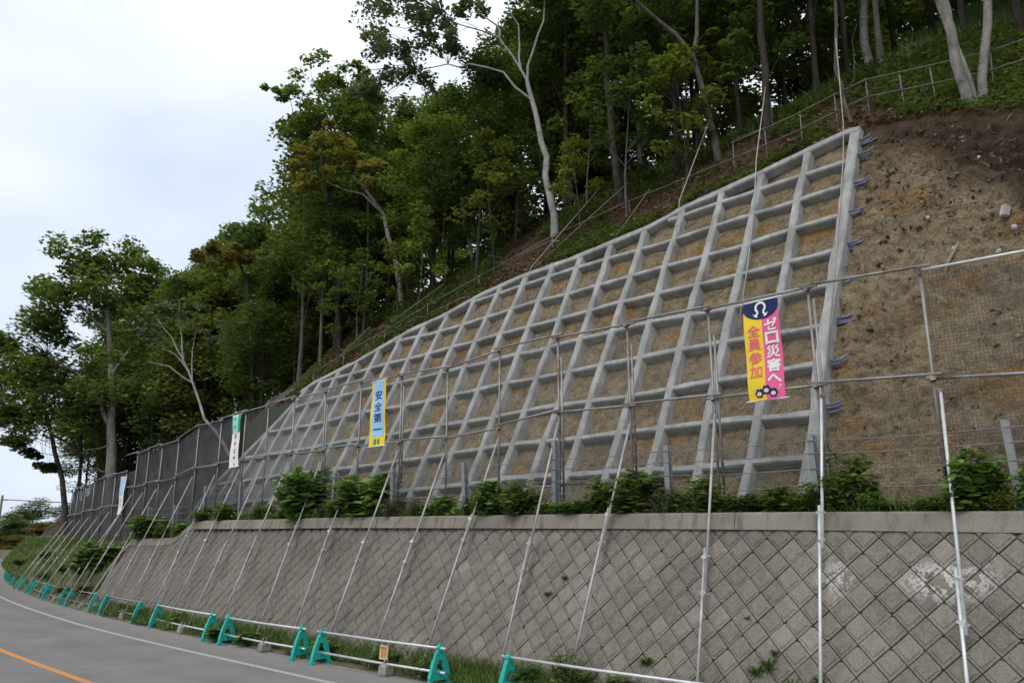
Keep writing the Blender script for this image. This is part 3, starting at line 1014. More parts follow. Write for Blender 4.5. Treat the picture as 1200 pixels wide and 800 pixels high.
# nets: real twine, one net to a bay
def net(a, za, b, zb, bottom, pitch, w, mat):
    mb = []
    La = b - a
    nv = int(La / pitch)
    nh = int((max(za, zb) - bottom) / pitch)
    V = []
    q = QF + .035

    def sag(s, z): return .05 * math.sin((s - a) / La * pi) * math.sin(max(0, min(1, (z - bottom) / (za - bottom))) * pi) + float(fnoise(s * 1.3, z * 1.1, a, 2)) * .07
    out = []

    def strand(p0, p1, side):
        d = (p1 - p0)
        if d.length < 1e-4: return
        sd = side * w
        o1 = N * w * .8
        out.append([p0 - sd, p0 + o1 * 1.0, p1 + o1, p1 - sd])
        out.append([p0 + o1, p0 + sd, p1 + sd, p1 + o1])
        out.append([p0 + sd, p0 - sd, p1 - sd, p1 + sd])
    for k in range(nv + 1):
        s = a + La * k / nv
        zt_ = za + (zb - za) * k / nv
        zs = np.linspace(bottom, zt_, 5)
        pts = [fp(s, q + sag(s, z), z) for z in zs]
        for p0, p1 in zip(pts, pts[1:]): strand(p0, p1, U)
    for k in range(nh):
        z = bottom + pitch * k
        sl = np.linspace(a, b, 5)
        pts = [fp(s, q + sag(s, z) + .003, min(z, za + (zb - za) * (s - a) / La)) for s in sl]
        for p0, p1 in zip(pts, pts[1:]): strand(p0, p1, Vector((0, 0, 1)))
    me = quads_mesh('net', np.array([[tuple(p) for p in qd] for qd in out]))
    link('net', me, mat, fence)


for i in range(len(posts) - 1):
    (a, za), (b, zb) = posts[i], posts[i + 1]
    if abs(za - zb) > .5: za = zb = min(za, zb)
    bot = (zwall(a) + .15) if a < 28 else 3.05
    if i == 0: net(a, za - .08, b, zb - .1, bot, .052, .0030, M['dark_net'])
    elif i == 1: net(a, MIDZ[1] - .1, b, MIDZ[2] - .1, bot, .055, .0016, M['dark_net'])
    elif a < 24: net(a, za - .08, b, zb - .08, bot, .050, .0013 + .0015 * min(1, (a - 5) / 14), M['net'])
    else: net(a, za - .08, b, zb - .08, bot, .034, .0058, M['screen_net'])

# ------------------------------------------------------------------ a second, smaller net behind the grid's left edge
bn = empty('back_net_screen', P(27, 15.9, 8.0), 'short grey net screen standing behind the left end of the slope grid', 'net screen')
bl = bn.location.copy()
prev = None
for s, zt_ in ((25.6, 8.95), (27.6, 9.05), (29.6, 9.0), (31.4, 8.75)):
    qq = float(qtop(s)) + .5; zb = float(ztop(s)) - .9
    mb = MB(); mb.tube([Vector(P(s, qq, zb)) - bl, Vector(P(s, qq, zt_)) - bl], .0243, 6); mb.build('post', M['pipe'], bn, smooth=True)
    if prev:
        s0, q0_, z0b, z0t = prev
        A0, A1 = Vector(P(s0, q0_, z0b)) - bl, Vector(P(s0, q0_, z0t)) - bl
        B0, B1 = Vector(P(s, qq, zb)) - bl, Vector(P(s, qq, zt_)) - bl
        out = []
        for k in range(45):
            f = k / 44; p0, p1 = A0.lerp(B0, f), A1.lerp(B1, f)
            out.append([p0 - U * .005, p0 + U * .005, p1 + U * .005, p1 - U * .005])
        for k in range(40):
            f = k / 39; p0, p1 = A0.lerp(A1, f), B0.lerp(B1, f); z = Vector((0, 0, .005))
            out.append([p0 - z, p0 + z, p1 + z, p1 - z])
        link('net', quads_mesh('net', np.array([[tuple(p) for p in qd] for qd in out])), M['net'], bn)
        mb = MB(); mb.tube([A1, B1], .02, 6); mb.build('top_rail', M['pipe'], bn, smooth=True)
    prev = (s, qq, zb, zt_)

# ------------------------------------------------------------------ rockfall guard fence on the wall top: steel posts and wire ropes
gf = empty('rockfall_guard_fence', P(12, 12.2, 3.4), 'low guard fence of grey steel posts and wire ropes along the wall top', 'guard fence')
gfl = gf.location.copy()
gposts = [2.8 + 2.72 * k for k in range(-1, 12)]
hb = MB()
hb.box((0, .06, .45), (.048, 0, 0), (0, .006, 0), (0, 0, .75))
hb.box((0, -.06, .45), (.048, 0, 0), (0, .006, 0), (0, 0, .75))
hb.box((0, 0, .45), (.005, 0, 0), (0, .054, 0), (0, 0, .75))
hm = hb.mesh('post')
hm.materials.append(M['post_steel'])
for k, s in enumerate(gposts):
    z = zwall(s)
    o = link('post', hm, None, gf, Vector(P(s, 12.22, z)) - gfl)
    o.rotation_euler = (random.gauss(0, .02), random.gauss(0, .03), -pi / 4 + random.gauss(0, .05))
    if abs(s - 10.96) < .2: o.scale = (1.1, 1.1, 1.25)
for h in (.18, .42, .66, .90, 1.10):
    mb = MB(); pts = []
    for s in np.arange(gposts[0], gposts[-1] + .01, .68):
        f = ((s - gposts[0]) / 2.72) % 1
        pts.append(Vector(P(s, 12.15, zwall(s) + h - .05 * math.sin(f * pi) * (1.3 if h < .5 else .6))) - gfl)
    mb.tube(pts, .008, 5); mb.build('wire_rope', M['cable'], gf, smooth=True)

# ================================================================== BANNERS
def banner_root(name, s_left, z_top, label, q=12.40, lean=0.0):
    r = empty(name, P(s_left, q, z_top), label, 'banner')
    bend = math.atan((max(s_left, 20) - 20) / 224)
    r.rotation_euler = (0, lean, -pi / 4 - bend)
    return r


def rip(x, z, k): return .018 * math.sin(x * 5 + z * 2.2 + k) + .012 * math.sin(z * 6 + k * 2)


def patch(poly_or_rect, depth, mat, parent, name, k, sub=14):
    """flat print or cloth on the banner: a fine grid (rect) that follows the cloth's ripple"""
    x0, x1, z0, z1 = poly_or_rect
    nx, nz = max(2, int(sub * (x1 - x0) / .7) + 2), max(2, int(sub * 2 * (z1 - z0) / 1.7) + 2)
    X, Z = np.meshgrid(np.linspace(x0, x1, nx), np.linspace(z0, z1, nz), indexing='ij')
    Y = -.0 - depth + .018 * np.sin(X * 5 + Z * 2.2 + k) + .012 * np.sin(Z * 6 + k * 2)
    return link(name, grid_mesh(name, np.stack([X, Y, Z], -1)), mat, parent)


def flat(polys, depth, mat, parent, name, k):
    mb = MB()
    for pl in polys:
        mb.add([(x, -depth + rip(x, z, k), z) for x, z in pl], [tuple(range(len(pl)))])
    return mb.build(name, mat, parent, fix=False)


def disc(cx, cz, rx, rz=None, n=20, a0=0, a1=2 * pi):
    rz = rz or rx
    return [(cx + rx * cos(a0 + (a1 - a0) * i / n), cz + rz * sin(a0 + (a1 - a0) * i / n)) for i in range(n if a1 - a0 > 6.2 else n + 1)]


def ring(cx, cz, r0, r1, a0, a1, n=18):
    out = []
    for i in range(n):
        a, b = a0 + (a1 - a0) * i / n, a0 + (a1 - a0) * (i + 1) / n
        out.append([(cx + r0 * cos(a), cz + r0 * sin(a)), (cx + r1 * cos(a), cz + r1 * sin(a)), (cx + r1 * cos(b), cz + r1 * sin(b)), (cx + r0 * cos(b), cz + r0 * sin(b))])
    return out


def lettering(ch, cx, cz, w, h, depth, mat, parent, k, bold=.0):
    cu = bpy.data.curves.new('lettering', 'FONT')
    cu.body = ch; cu.size = 1.0; cu.offset = bold; cu.resolution_u = 3
    tmp = bpy.data.objects.new('lettering', cu)
    COL.objects.link(tmp)
    dg = bpy.context.evaluated_depsgraph_get()
    me = bpy.data.meshes.new_from_object(tmp.evaluated_get(dg))
    bpy.data.objects.remove(tmp); bpy.data.curves.remove(cu)
    me.name = 'lettering'
    n = len(me.vertices)
    co = np.zeros(n * 3, np.float32); me.vertices.foreach_get('co', co); co = co.reshape(-1, 3)
    lo, hi = co.min(0), co.max(0)
    size = max(hi[0] - lo[0], hi[1] - lo[1], .6)
    x = (co[:, 0] - (lo[0] + hi[0]) / 2) / size * w + cx
    z = (co[:, 1] - (lo[1] + hi[1]) / 2) / size * h + cz
    y = -depth + .018 * np.sin(x * 5 + z * 2.2 + k) + .012 * np.sin(z * 6 + k * 2)
    me.vertices.foreach_set('co', np.stack([x, y, z], -1).astype(np.float32).reshape(-1)); me.update()
    me.materials.clear()
    return link('lettering', me, mat, parent)


def rods(root, w, h, k):
    for nm, z in (('top_rod', .0), ('bottom_rod', -h)):
        mb = MB(); mb.tube([(-.06, rip(0, z, k), z), (w + .06, rip(w, z, k), z)], .012, 6)
        mb.build(nm, M['white'], root, smooth=True)
    mb = MB()
    for x in (.02, w - .02): mb.tube([(x, 0, 0), (x + .01, .02, .14)], .006, 4)
    mb.build('tie', M['rope'], root)


# pink and yellow banner
w, h, k = .655, 1.74, .6
b1 = banner_root('campaign_banner', 6.65, 6.93, 'pink and yellow vertical banner with navy top hanging on the pipe fence', lean=-.0)
c1 = patch((0, w * .5, -h, 0), 0, M['yellow'], b1, 'cloth', k); c1['label'] = 'yellow left half of the cloth'
c2 = patch((w * .5, w, -h, 0), 0, M['pink'], b1, 'cloth', k); c2['label'] = 'pink right half of the cloth'
pts = [(0.0, 0.0)] + [(w / 2 - w / 2 * cos(a), -.13 - .20 * sin(a)) for a in np.linspace(0, pi, 22)] + [(w, 0.0)]
fan = [[(w / 2, 0), p, q] for p, q in zip(pts, pts[1:])]
em = flat(fan, .005, M['navy'], b1, 'emblem', k)
em_d = .022
wh = ring(w / 2, -.125, .068, .108, radians(-58), radians(238))
wh += [[(w / 2 - .06, -.20), (w / 2 - .03, -.215), (w / 2 - .085, -.29), (w / 2 - .125, -.275)], [(w / 2 + .03, -.215), (w / 2 + .06, -.20), (w / 2 + .125, -.275), (w / 2 + .085, -.29)],
       [(w / 2 - .15, -.225), (w / 2 - .12, -.235), (w / 2 - .05, -.28), (w / 2 - .075, -.30)], [(w / 2 + .12, -.235), (w / 2 + .15, -.225), (w / 2 + .075, -.30), (w / 2 + .05, -.28)]]
flat(wh, .026, M['white'], em, 'emblem_mark', k)
for j, ch in enumerate('ゼロ災害へ'):
    lettering(ch, w * .755, -.45 - j * .236, .25, .225, .010, M['white'], b1, k, .03)
for j, ch in enumerate('全員参加'):
    lettering(ch, w * .26, -.52 - j * .24, .235, .22, .010, M['hotpink'], b1, k, .016)
# the printed cluster at the foot: round dark shapes with pale centres
dark, pale = [], []
for cx, cz, r in ((.21, -1.62, .062), (.34, -1.57, .066), (.46, -1.63, .062)):
    for a in range(6):
        dark.append(disc(cx + r * .8 * cos(a * pi / 3), cz + r * .8 * sin(a * pi / 3), .032, n=10))
    dark.append(disc(cx, cz, r)); pale.append(disc(cx, cz - .012, .044, .036))
pr = flat(dark, .008, M['navy'], b1, 'printed_motif', k)
flat(pale, .012, M['skin'], pr, 'motif_centres', k)
flat([disc(.59, -1.52, .022, n=8), disc(.57, -1.57, .015, n=8), disc(.12, -1.53, .02, n=8)], .010, M['skin'], pr, 'motif_dots', k)
rods(b1, w, h, k)

# blue banner with yellow border
w, h, k = .66, 1.77, 1.9
b2 = banner_root('safety_banner', 17.80, 7.08, 'narrow light blue banner with yellow border and four dark characters', lean=.0)
patch((0, w, -h, 0), 0, M['yellow'], b2, 'cloth', k)
patch((.09, w - .09, -h + .26, -.02), .006, M['sky'], b2, 'blue_field', k)
for j, ch in enumerate('安全第一'):
    lettering(ch, w * .5, -.40 - j * .305, .36, .26, .012, M['ink'], b2, k, .014)
e = flat([[(w / 2 - .03, -.05), (w / 2 + .03, -.05), (w / 2 + .03, -.19), (w / 2 - .03, -.19)], [(w / 2 - .09, -.09), (w / 2 - .032, -.09), (w / 2 - .032, -.15), (w / 2 - .09, -.15)], [(w / 2 + .032, -.09), (w / 2 + .09, -.09), (w / 2 + .09, -.15), (w / 2 + .032, -.15)]], .012, M['mint'], b2, 'green_cross', k)
flat([[(w / 2 - .12, -h + .05), (w / 2 - .02, -h + .05), (w / 2 - .02, -h + .2), (w / 2 - .12, -h + .2)], [(w / 2 + .03, -h + .06), (w / 2 + .12, -h + .05), (w / 2 + .10, -h + .2), (w / 2 + .02, -h + .19)]], .010, M['greenink'], b2, 'foot_mark', k)
rods(b2, w, h, k)

# white banner with green head, worn print
def strokes(cx, cz, sz, seed):
    r = random.Random(seed); out = []
    for _ in range(3):
        z = cz + r.uniform(-.4, .4) * sz; t_ = .06 * sz
        out.append([(cx - .4 * sz, z - t_), (cx + .4 * sz, z - t_), (cx + .4 * sz, z + t_), (cx - .4 * sz, z + t_)])
    x = cx + r.uniform(-.2, .2) * sz; t_ = .06 * sz
    out.append([(x - t_, cz - .45 * sz), (x + t_, cz - .45 * sz), (x + t_, cz + .45 * sz), (x - t_, cz + .45 * sz)])
    return out


w, h, k = .66, 1.77, 3.1
b3 = banner_root('notice_banner', 26.10, 7.05, 'white banner with green head and faded red print on the dark net', lean=-.02)
patch((0, w, -h, 0), 0, M['white'], b3, 'cloth', k)
patch((0, .09, -.62, 0), .006, M['green'], b3, 'green_border', k); patch((w - .16, w, -.62, 0), .006, M['green'], b3, 'green_border', k)
patch((.09, w - .16, -.62, 0), .006, M['mint'], b3, 'green_head', k)
gpr = [p for j in range(2) for p in strokes(.29, -.18 - j * .26, .22, 5 + j)]
flat(gpr, .011, M['greenink'], b3, 'faded_print', k)
flat([p for j in range(3) for p in strokes(.32, -.75 - j * .24, .22, 11 + j)], .009, M['red'], b3, 'faded_print', k)
flat([p for j in range(1) for p in strokes(.32, -1.42, .16, 31 + j)], .009, M['navy'], b3, 'faded_print', k)
flat([disc(.33, -1.68, .045, n=10)], .009, M['orange'], b3, 'foot_mark', k)
rods(b3, w, h, k)

w, h, k = .70, 1.62, 4.4
b4 = banner_root('pale_banner', 37.65, 5.62, 'pale blue and white banner on the far lower bay of the fence', q=12.36)
patch((0, w, -h, 0), 0, M['white'], b4, 'cloth', k)
patch((.08, w - .12, -.8, -.03), .006, M['sky'], b4, 'blue_field', k)
flat([p for j in range(2) for p in strokes(.34, -1.0 - j * .26, .2, 51 + j)], .009, M['red'], b4, 'faded_print', k)
rods(b4, w, h, k)

# ================================================================== BARRICADES
BQ_S = [7, 10.67, 12.1, 15.8, 16.9, 20.55, 21.7, 26, 27.7, 31.7, 33.1, 36.7, 41, 46, 50, 56, 64, 72]
BQ_Q = [10.3, 10.28, 10.2, 10.1, 10.16, 10.18, 10.28, 10.48, 10.53, 10.68, 10.68, 10.71, 10.76, 10.95, 11.08, 11.2, 11.36, 11.5]


def bq(s): return float(np.interp(s, BQ_S, BQ_Q))


def stand_meshes():
    """A-shaped plastic barricade stand: x across, y along the pipes, z up"""
    mb = MB(); T = .040
    outer = [(-.26, 0), (-.185, 0), (-.165, .06), (-.13, .10), (.13, .10), (.165, .06), (.185, 0), (.26, 0), (.222, .14), (.135, .44), (.096, .56), (.055, .62), (-.055, .62), (-.096, .56), (-.135, .44), (-.222, .14)]
    inner = [(-.115, .19), (.115, .19), (.105, .23), (.062, .38), (.040, .44), (-.040, .44), (-.062, .38), (-.105, .23)]
    # front/back faces through bmesh triangle fill
    bm = bmesh.new()
    def ringv(pts, y): return [bm.verts.new((x, y, z)) for x, z in pts]
    fo, fi = ringv(outer, -T), ringv(inner, -T)
    eds = []
    for r in (fo, fi):
        for i in range(len(r)): eds.append(bm.edges.new((r[i], r[(i + 1) % len(r)])))
    res = bmesh.ops.triangle_fill(bm, use_beauty=True, use_dissolve=False, edges=eds)
    faces = [f for f in res['geom'] if isinstance(f, bmesh.types.BMFace)]
    ext = bmesh.ops.extrude_face_region(bm, geom=faces)
    vs = [v for v in ext['geom'] if isinstance(v, bmesh.types.BMVert)]
    bmesh.ops.translate(bm, verts=vs, vec=(0, 2 * T, 0))
    bmesh.ops.recalc_face_normals(bm, faces=bm.faces)
    sharp = [e for e in bm.edges if len(e.link_faces) == 2 and e.calc_face_angle() > .9]
    bmesh.ops.bevel(bm, geom=sharp, offset=.012, segments=2, affect='EDGES', profile=.6)
    body = bpy.data.meshes.new('body'); bm.to_mesh(body); bm.free()
    head = MB()
    head.tube([(0, -.05, .655), (0, .05, .655)], .052, 10)
    head.box((0, 0, .61), (.035, 0, 0), (0, .045, 0), (0, 0, .03))
    head.box((0, 0, .715), (.02, 0, 0), (0, .03, 0), (0, 0, .02))
    low = MB()
    low.tube([(0, -.055, .235), (0, .055, .235)], .042, 8)
    low.box((-.10, 0, .215), (.07, 0, 0), (0, .022, 0), (0, 0, .016)); low.box((.10, 0, .215), (.07, 0, 0), (0, .022, 0), (0, 0, .016))
    feet = MB()
    for sx in (-1, 1):
        feet.box((sx * .165, 0, .022), (.05, 0, 0), (0, .085, 0), (0, 0, .02))
        feet.box((sx * .15, 0, .30), (.012, 0, .0), (0, .052, 0), (-sx * .05, 0, .16))
    foot1 = MB(); foot1.box((0, 0, .022), (.05, 0, 0), (0, .085, 0), (0, 0, .02)); foot1.box((0, 0, .055), (.035, 0, 0), (0, .06, 0), (0, 0, .016))
    rib = MB(); rib.box((0, 0, .29), (.008, 0, 0), (0, .050, 0), (.043, 0, .15))
    return body, head.mesh('pipe_holder'), low.mesh('lower_pipe_holder'), foot1.mesh('foot'), rib.mesh('side_rib')


st_body, st_head, st_low, st_foot, st_rib = stand_meshes()
for m in (st_body, st_head, st_low, st_foot, st_rib): m.materials.append(M['teal'])


def along(s):      # rotation of the road at s
    return -math.atan(max(0, min(s, 78) - 20) / 224 + (.02 if 24 < s < 50 else 0))


STAND_LABELS = {}
n_stand = [0]


def stand(s, q, label):
    r = empty('barricade_stand', P(s, q, .30), label, 'barricade stand', 'teal barricade stands along the road edge', pi / 4 + along(s) + random.gauss(0, .06))
    link('body', st_body, None, r)
    link('pipe_holder', st_head, None, r); link('lower_pipe_holder', st_low, None, r); 
    for x, tw_ in ((-.178, 0), (.178, pi)):
        o = link('side_rib', st_rib, None, r, (x, 0, 0)); o.rotation_euler = (0, 0, tw_)
    for x in (-.225, .225): link('foot', st_foot, None, r, (x, 0, 0))
    r.scale = (1.0, 1.0, random.uniform(.97, 1.03))
    return r


weight_me = None


def weight(s, q, label):
    global weight_me
    if weight_me is None:
        mb = MB()
        for (z0, z1, w0, w1) in ((0, .05, .11, .125), (.05, .17, .125, .115), (.17, .22, .115, .07)):
            V = [(x * w, y * w * .85, z) for z, w in ((z0, w0), (z1, w1)) for x, y in ((-1, -1), (1, -1), (1, 1), (-1, 1))]
            mb.add(V, [(0, 1, 5, 4), (1, 2, 6, 5), (2, 3, 7, 6), (3, 0, 4, 7), (3, 2, 1, 0), (4, 5, 6, 7)])
        lug = MB(); lug.tube([(-.05, .0, .20), (-.05, .0, .30), (0, 0, .335), (.05, 0, .30), (.05, 0, .20)], .016, 6)
        weight_me = (mb.mesh('block'), lug.mesh('hook'))
        weight_me[0].materials.append(M['weight']); weight_me[1].materials.append(M['weight'])
    r = empty('barricade_weight', P(s, q, .31), label, 'weight', 'concrete weights under the barricade pipes', pi / 4 + along(s) + random.gauss(0, .2))
    link('body', weight_me[0], None, r); link('hook', weight_me[1], None, r)
    k = random.uniform(.95, 1.1); r.scale = (k, k, 1)


units = [(6.6, 10.36), (12.1, 16.0), (16.9, 20.55), (21.7, 26.0), (27.7, 31.7), (33.1, 36.7), (37.8, 41.4), (42.5, 46.1), (47.2, 50.8), (51.9, 55.5), (56.6, 60.2), (61.3, 64.9), (66, 69.6)]
ordn = ['first', 'second', 'third', 'fourth', 'fifth', 'sixth', 'seventh', 'eighth', 'ninth', 'tenth', 'eleventh', 'twelfth', 'thirteenth']
for k, (a, b) in enumerate(units):
    for e, s in ((0, a), (1, b)):
        if k >= 7:
            lb = 'teal plastic barricade stand far along the road bend, seen end on'
        elif k == 0 and e == 0:
            continue
        elif k == 0: lb = 'teal barricade stand at the bottom edge under the left end of the nearest pipes'
        else: lb = 'teal barricade stand carrying the %s end of the %s pair of pipes from the camera' % ('near' if e == 0 else 'far', ordn[k])
        stand(s, bq(s), lb)
    for z, nm in ((.70 + .255, 'upper'), (.235 + .30, 'lower')):
        mb = MB()
        a2, b2 = a - .16, b + .16
        c = Vector(P((a + b) / 2, bq((a + b) / 2), .3 + z - .3))
        zz = z if nm == 'lower' else .955
        pA, pB = Vector(P(a2, bq(a) + .0, zz)), Vector(P(b2, bq(b), zz))
        mid = (pA + pB) / 2
        mb.tube([pA - mid, Vector((0, 0, -.012)), pB - mid], .0243, 8)
        o = mb.build('barricade_pipe', M['bright_pipe'] if k < 4 else M['pipe'], None, smooth=True, loc=mid)
        lb = ('%s steel pipe of the %s barricade from the camera' % (nm, ordn[k])) if k < 7 else 'thin steel pipe of a barricade far along the bend'
        tag(o, lb, 'pipe', 'steel pipes of the roadside barricades')
    sm = [8.8, 13.7, 18.6, 23.8, 29.4, 34.8][k] if k < 6 else (a + b) / 2
    if k < 7: weight(sm, bq(sm) + .01, ('grey concrete weight hooked on the lower pipe of the %s barricade from the camera' % ordn[k]) if k < 7 else 'small concrete weight on a barricade pipe far along the bend')

# small picture board hanging from the second barricade's upper pipe
sb = empty('picture_sign', P(13.72, bq(13.7) - .04, .94), 'small cream board with orange brown picture hung on a barricade pipe', 'sign', None, -pi / 4)
mb = MB(); mb.box((0, 0, -.20), (.135, 0, 0), (0, .008, 0), (.012, 0, .135)); mb.build('board', M['wood'], sb)
def sq(x0, x1, z0, z1): return [(x0, z0), (x1, z0), (x1, z1), (x0, z1)]
pic = MB()
for pl in (sq(-.07, -.005, -.29, -.10), sq(.035, .075, -.27, -.10), sq(-.10, .10, -.125, -.095)): pic.add([(x, -.012, z) for x, z in pl], [(0, 1, 2, 3)])
pic.build('picture', M['orange'], sb, fix=False)
mb = MB()
for x in (-.09, .1): mb.tube([(x, 0, -.08), (x, .04, .02), (x, .07, .03)], .005, 4)
mb.build('hanger', M['rope'], sb)

# ================================================================== ROPES, POLES, HANDRAIL
def face_q(z): return 13.57 + .5 * (z - 4) - .04


def thing_tube(name, pts, r, mat, label, cat, group=None, n=6):
    pts = [Vector(p) for p in pts]; c = pts[-1].copy()
    mb = MB(); mb.tube([p - c for p in pts], r, n)
    return tag(mb.build(name, mat, None, smooth=True, loc=c), label, cat, group)


thing_tube('safety_rope', [P(9.45, 19.9, 15.7), P(8.62, 17.3, 12.15), P(8.55, face_q(10.6), 10.6), P(8.4, face_q(9), 9), P(8.28, face_q(7.4) - .03, 7.4)], .014, M['rope'], 'pale rope hanging down the grid left of the pink banner', 'rope', 'ropes over the slope grid')
thing_tube('safety_rope', [P(6.72, 18.3, 15.2), P(6.62, 17.9, 12.6), P(6.45, face_q(11.3), 11.3), P(6.32, face_q(8.9), 8.9), P(6.2, face_q(6.6) - .03, 6.6)], .013, M['rope'], 'pale rope hanging down the right edge of the grid', 'rope', 'ropes over the slope grid')
thing_tube('safety_rope', [P(11.35, 20.1, 15.7), P(10.84, 17.2, 11.75), P(10.7, face_q(10.2), 10.2)], .014, M['rope'], 'pale rope from a dark trunk to the grid top edge', 'rope', 'ropes over the slope grid')
thing_tube('safety_rope', [P(15.4, 19.6, 14.4), P(16.2, 17.05, 11.15), P(16.15, face_q(10.0), 10.0)], .012, M['rope'], 'thin rope beside the white birch reaching down over the top beam', 'rope', 'ropes over the slope grid')

rail = empty('pipe_handrail', P(10, 18.3, 12.4), 'thin pipe handrail on short posts following the forest edge above the grid', 'handrail')
rl = rail.location.copy()
RP = [(27.8, 16.4), (26.2, 16.75), (23.9, 17.1), (21.8, 17.45), (19.5, 17.9), (16.6, 18.5), (13.7, 18.9), (11.7, 18.75), (9.9, 18.55), (8.9, 18.5), (7.9, 18.45), (7.0, 18.55), (6.25, 18.65), (5.4, 18.5), (4.7, 18.45), (3.6, 18.6), (2.5, 18.8), (1.2, 19.0)]
lowpts, hipts = [], []
for i, (s, q) in enumerate(RP):
    z = float(hill(s, q)); h = .55 if s > 10.2 else 1.0
    mb = MB(); mb.tube([Vector(P(s, q, z - .25)) - rl, Vector(P(s + random.gauss(0, .03), q, z + h)) - rl], .015, 6); mb.build('post', M['rail'], rail, smooth=True)
    lowpts.append(Vector(P(s, q - .03, z + .48)) - rl)
    if s < 10.2: hipts.append(Vector(P(s, q - .03, z + .95)) - rl)
for pts, nm in ((lowpts, 'lower_rail'), (hipts, 'upper_rail')):
    for a, b in zip(pts, pts[1:]):
        d = (b - a) * .03
        mb = MB(); mb.tube([a - d, b + d], .014, 6); mb.build(nm, M['rail'], rail, smooth=True)

# poles and branches leaning over the top edge
for k, (a, b, lb) in enumerate((
        ((22.1, 16.05, 10.3), (21.2, 17.7, 11.9), 'weathered pole leaning on the handrail above the left part of the grid'),
        ((15.9, 17.2, 11.3), (13.9, 19.1, 13.9), 'long weathered pole lying across the handrail right of the birch'),
        ((27.6, 16.2, 8.9), (25.2, 17.3, 11.0), 'weathered pole slanting down at the left tip of the grid'),
        ((13.1, 17.35, 11.4), (12.8, 18.7, 13.2), 'short weathered pole stuck upright by the handrail'))):
    A, B = Vector(P(*a)), Vector(P(*b))
    thing_tube('leaning_pole', [B, A.lerp(B, .5) + Vector((.02, 0, .03)), A], .016, M['bamboo'], lb, 'pole', 'weathered poles along the forest edge')

# ================================================================== ROCKS ON THE BARE SLOPE
def rock_mesh(seed, flat=.7):
    bm = bmesh.new(); bmesh.ops.create_icosphere(bm, subdivisions=2, radius=1)
    r = np.random.default_rng(seed); ph = r.uniform(0, 9, 3)
    for v in bm.verts:
        c = v.co; k = 1 + .45 * float(fnoise(c.x * 1.1 + ph[0], c.y * 1.1 + ph[1], c.z * 1.1 + ph[2], 3))
        v.co = Vector((round(c.x * k * 2.2) / 2.2 * .4 + c.x * k * .6, c.y * k, c.z * k * flat))
    me = bpy.data.meshes.new('rock'); bm.to_mesh(me); bm.free(); return me


def on_face(s, z, out=0): return Vector(P(s, SL + .5 * (z - 4) - .89 * out, z + .45 * out))


bmk = MB(); bmk.box((0, 0, 0), (.085, 0, 0), (.02, .07, 0), (.01, .0, .115))
o = bmk.mesh('stone'); bmx = bmesh.new(); bmx.from_mesh(o)
bmesh.ops.bevel(bmx, geom=bmx.edges[:], offset=.025, segments=2, affect='EDGES'); bmx.to_mesh(o); bmx.free()
tag(link('squared_stone', o, M['pale_rock'], None, on_face(3.23, 8.72, .12)), 'pale squared stone lying on the brown bare slope', 'stone').rotation_euler = (.2, .1, .4)
rms = [rock_mesh(i) for i in range(4)]
for m in rms: m.materials.append(M['pale_rock'])
for k, (s, z, r, lb) in enumerate(((3.35, 7.9, .09, 'pale stone just above the bright right end of the top rail'), (4.1, 8.2, .075, 'small pale stone on the small scarp in the bare slope'), (3.1, 8.35, .10, 'rounded stone at the foot of the squared stone'),
                                  (4.6, 9.1, .07, 'small stone in the middle of the bare slope'), (3.7, 10.3, .07, 'small stone in the dark soil near the top of the bare slope'))):
    o = tag(link('stone', rms[k % 4], None, None, on_face(s, z, .06)), lb, 'stone', 'loose stones on the bare slope')
    r *= .65; o.scale = (r, r * .8, r); o.rotation_euler = (random.uniform(0, 6), random.uniform(0, 6), 0)
V, F = [], []
mb = MB()
for k in range(2600):
    s = random.uniform(1.6, 6.2); z = random.uniform(8.2, 12.0) if random.random() < .75 else random.uniform(4.2, 8.2)
    if z > float(ztop(s)) - .1: continue
    r = random.choice((.012, .014, .016, .02, .026, .035, .05, .075)) * random.uniform(.7, 1.2)
    c = on_face(s, z, .03 + float(fnoise(s * 5, z * 5, 31, 4)) * .2)
    pts = [c + Vector([random.gauss(0, 1) for _ in range(3)]).normalized() * r * random.uniform(.7, 1.2) for _ in range(5)]
    mb.add([tuple(p) for p in pts], [(0, 1, 2), (0, 1, 3), (1, 2, 3), (0, 2, 4), (1, 2, 4), (0, 1, 4), (0, 2, 3)])
tag(mb.build('rubble', M['clod'], fix=True), kind='stuff')
# root ends and twigs in the bare soil
mb = MB()
for k in range(60):
    s = random.uniform(1.8, 6); z = random.uniform(8.6, 11.6) if k % 3 else random.uniform(7.8, 8.6)
    if z > float(ztop(s)): continue
    a = on_face(s, z, .06); d = Vector((random.gauss(0, .09), random.gauss(0, .06), random.gauss(0, .04)))
    mb.tube([a - d, a + Vector((0, 0, .02)), a + d], [.004, .008, .003], 4)
tag(mb.build('root_litter', M['deadwood']), kind='stuff')
rt = [on_face(4.25, 7.55, .08), on_face(4.15, 7.85, .16), on_face(4.05, 8.1, .14), on_face(4.02, 8.3, .08)]
thing_tube('root_snag', rt, [.02, .035, .03, .015], M['deadwood'], 'bent pale root sticking out of the soil by the rusty post', 'root')

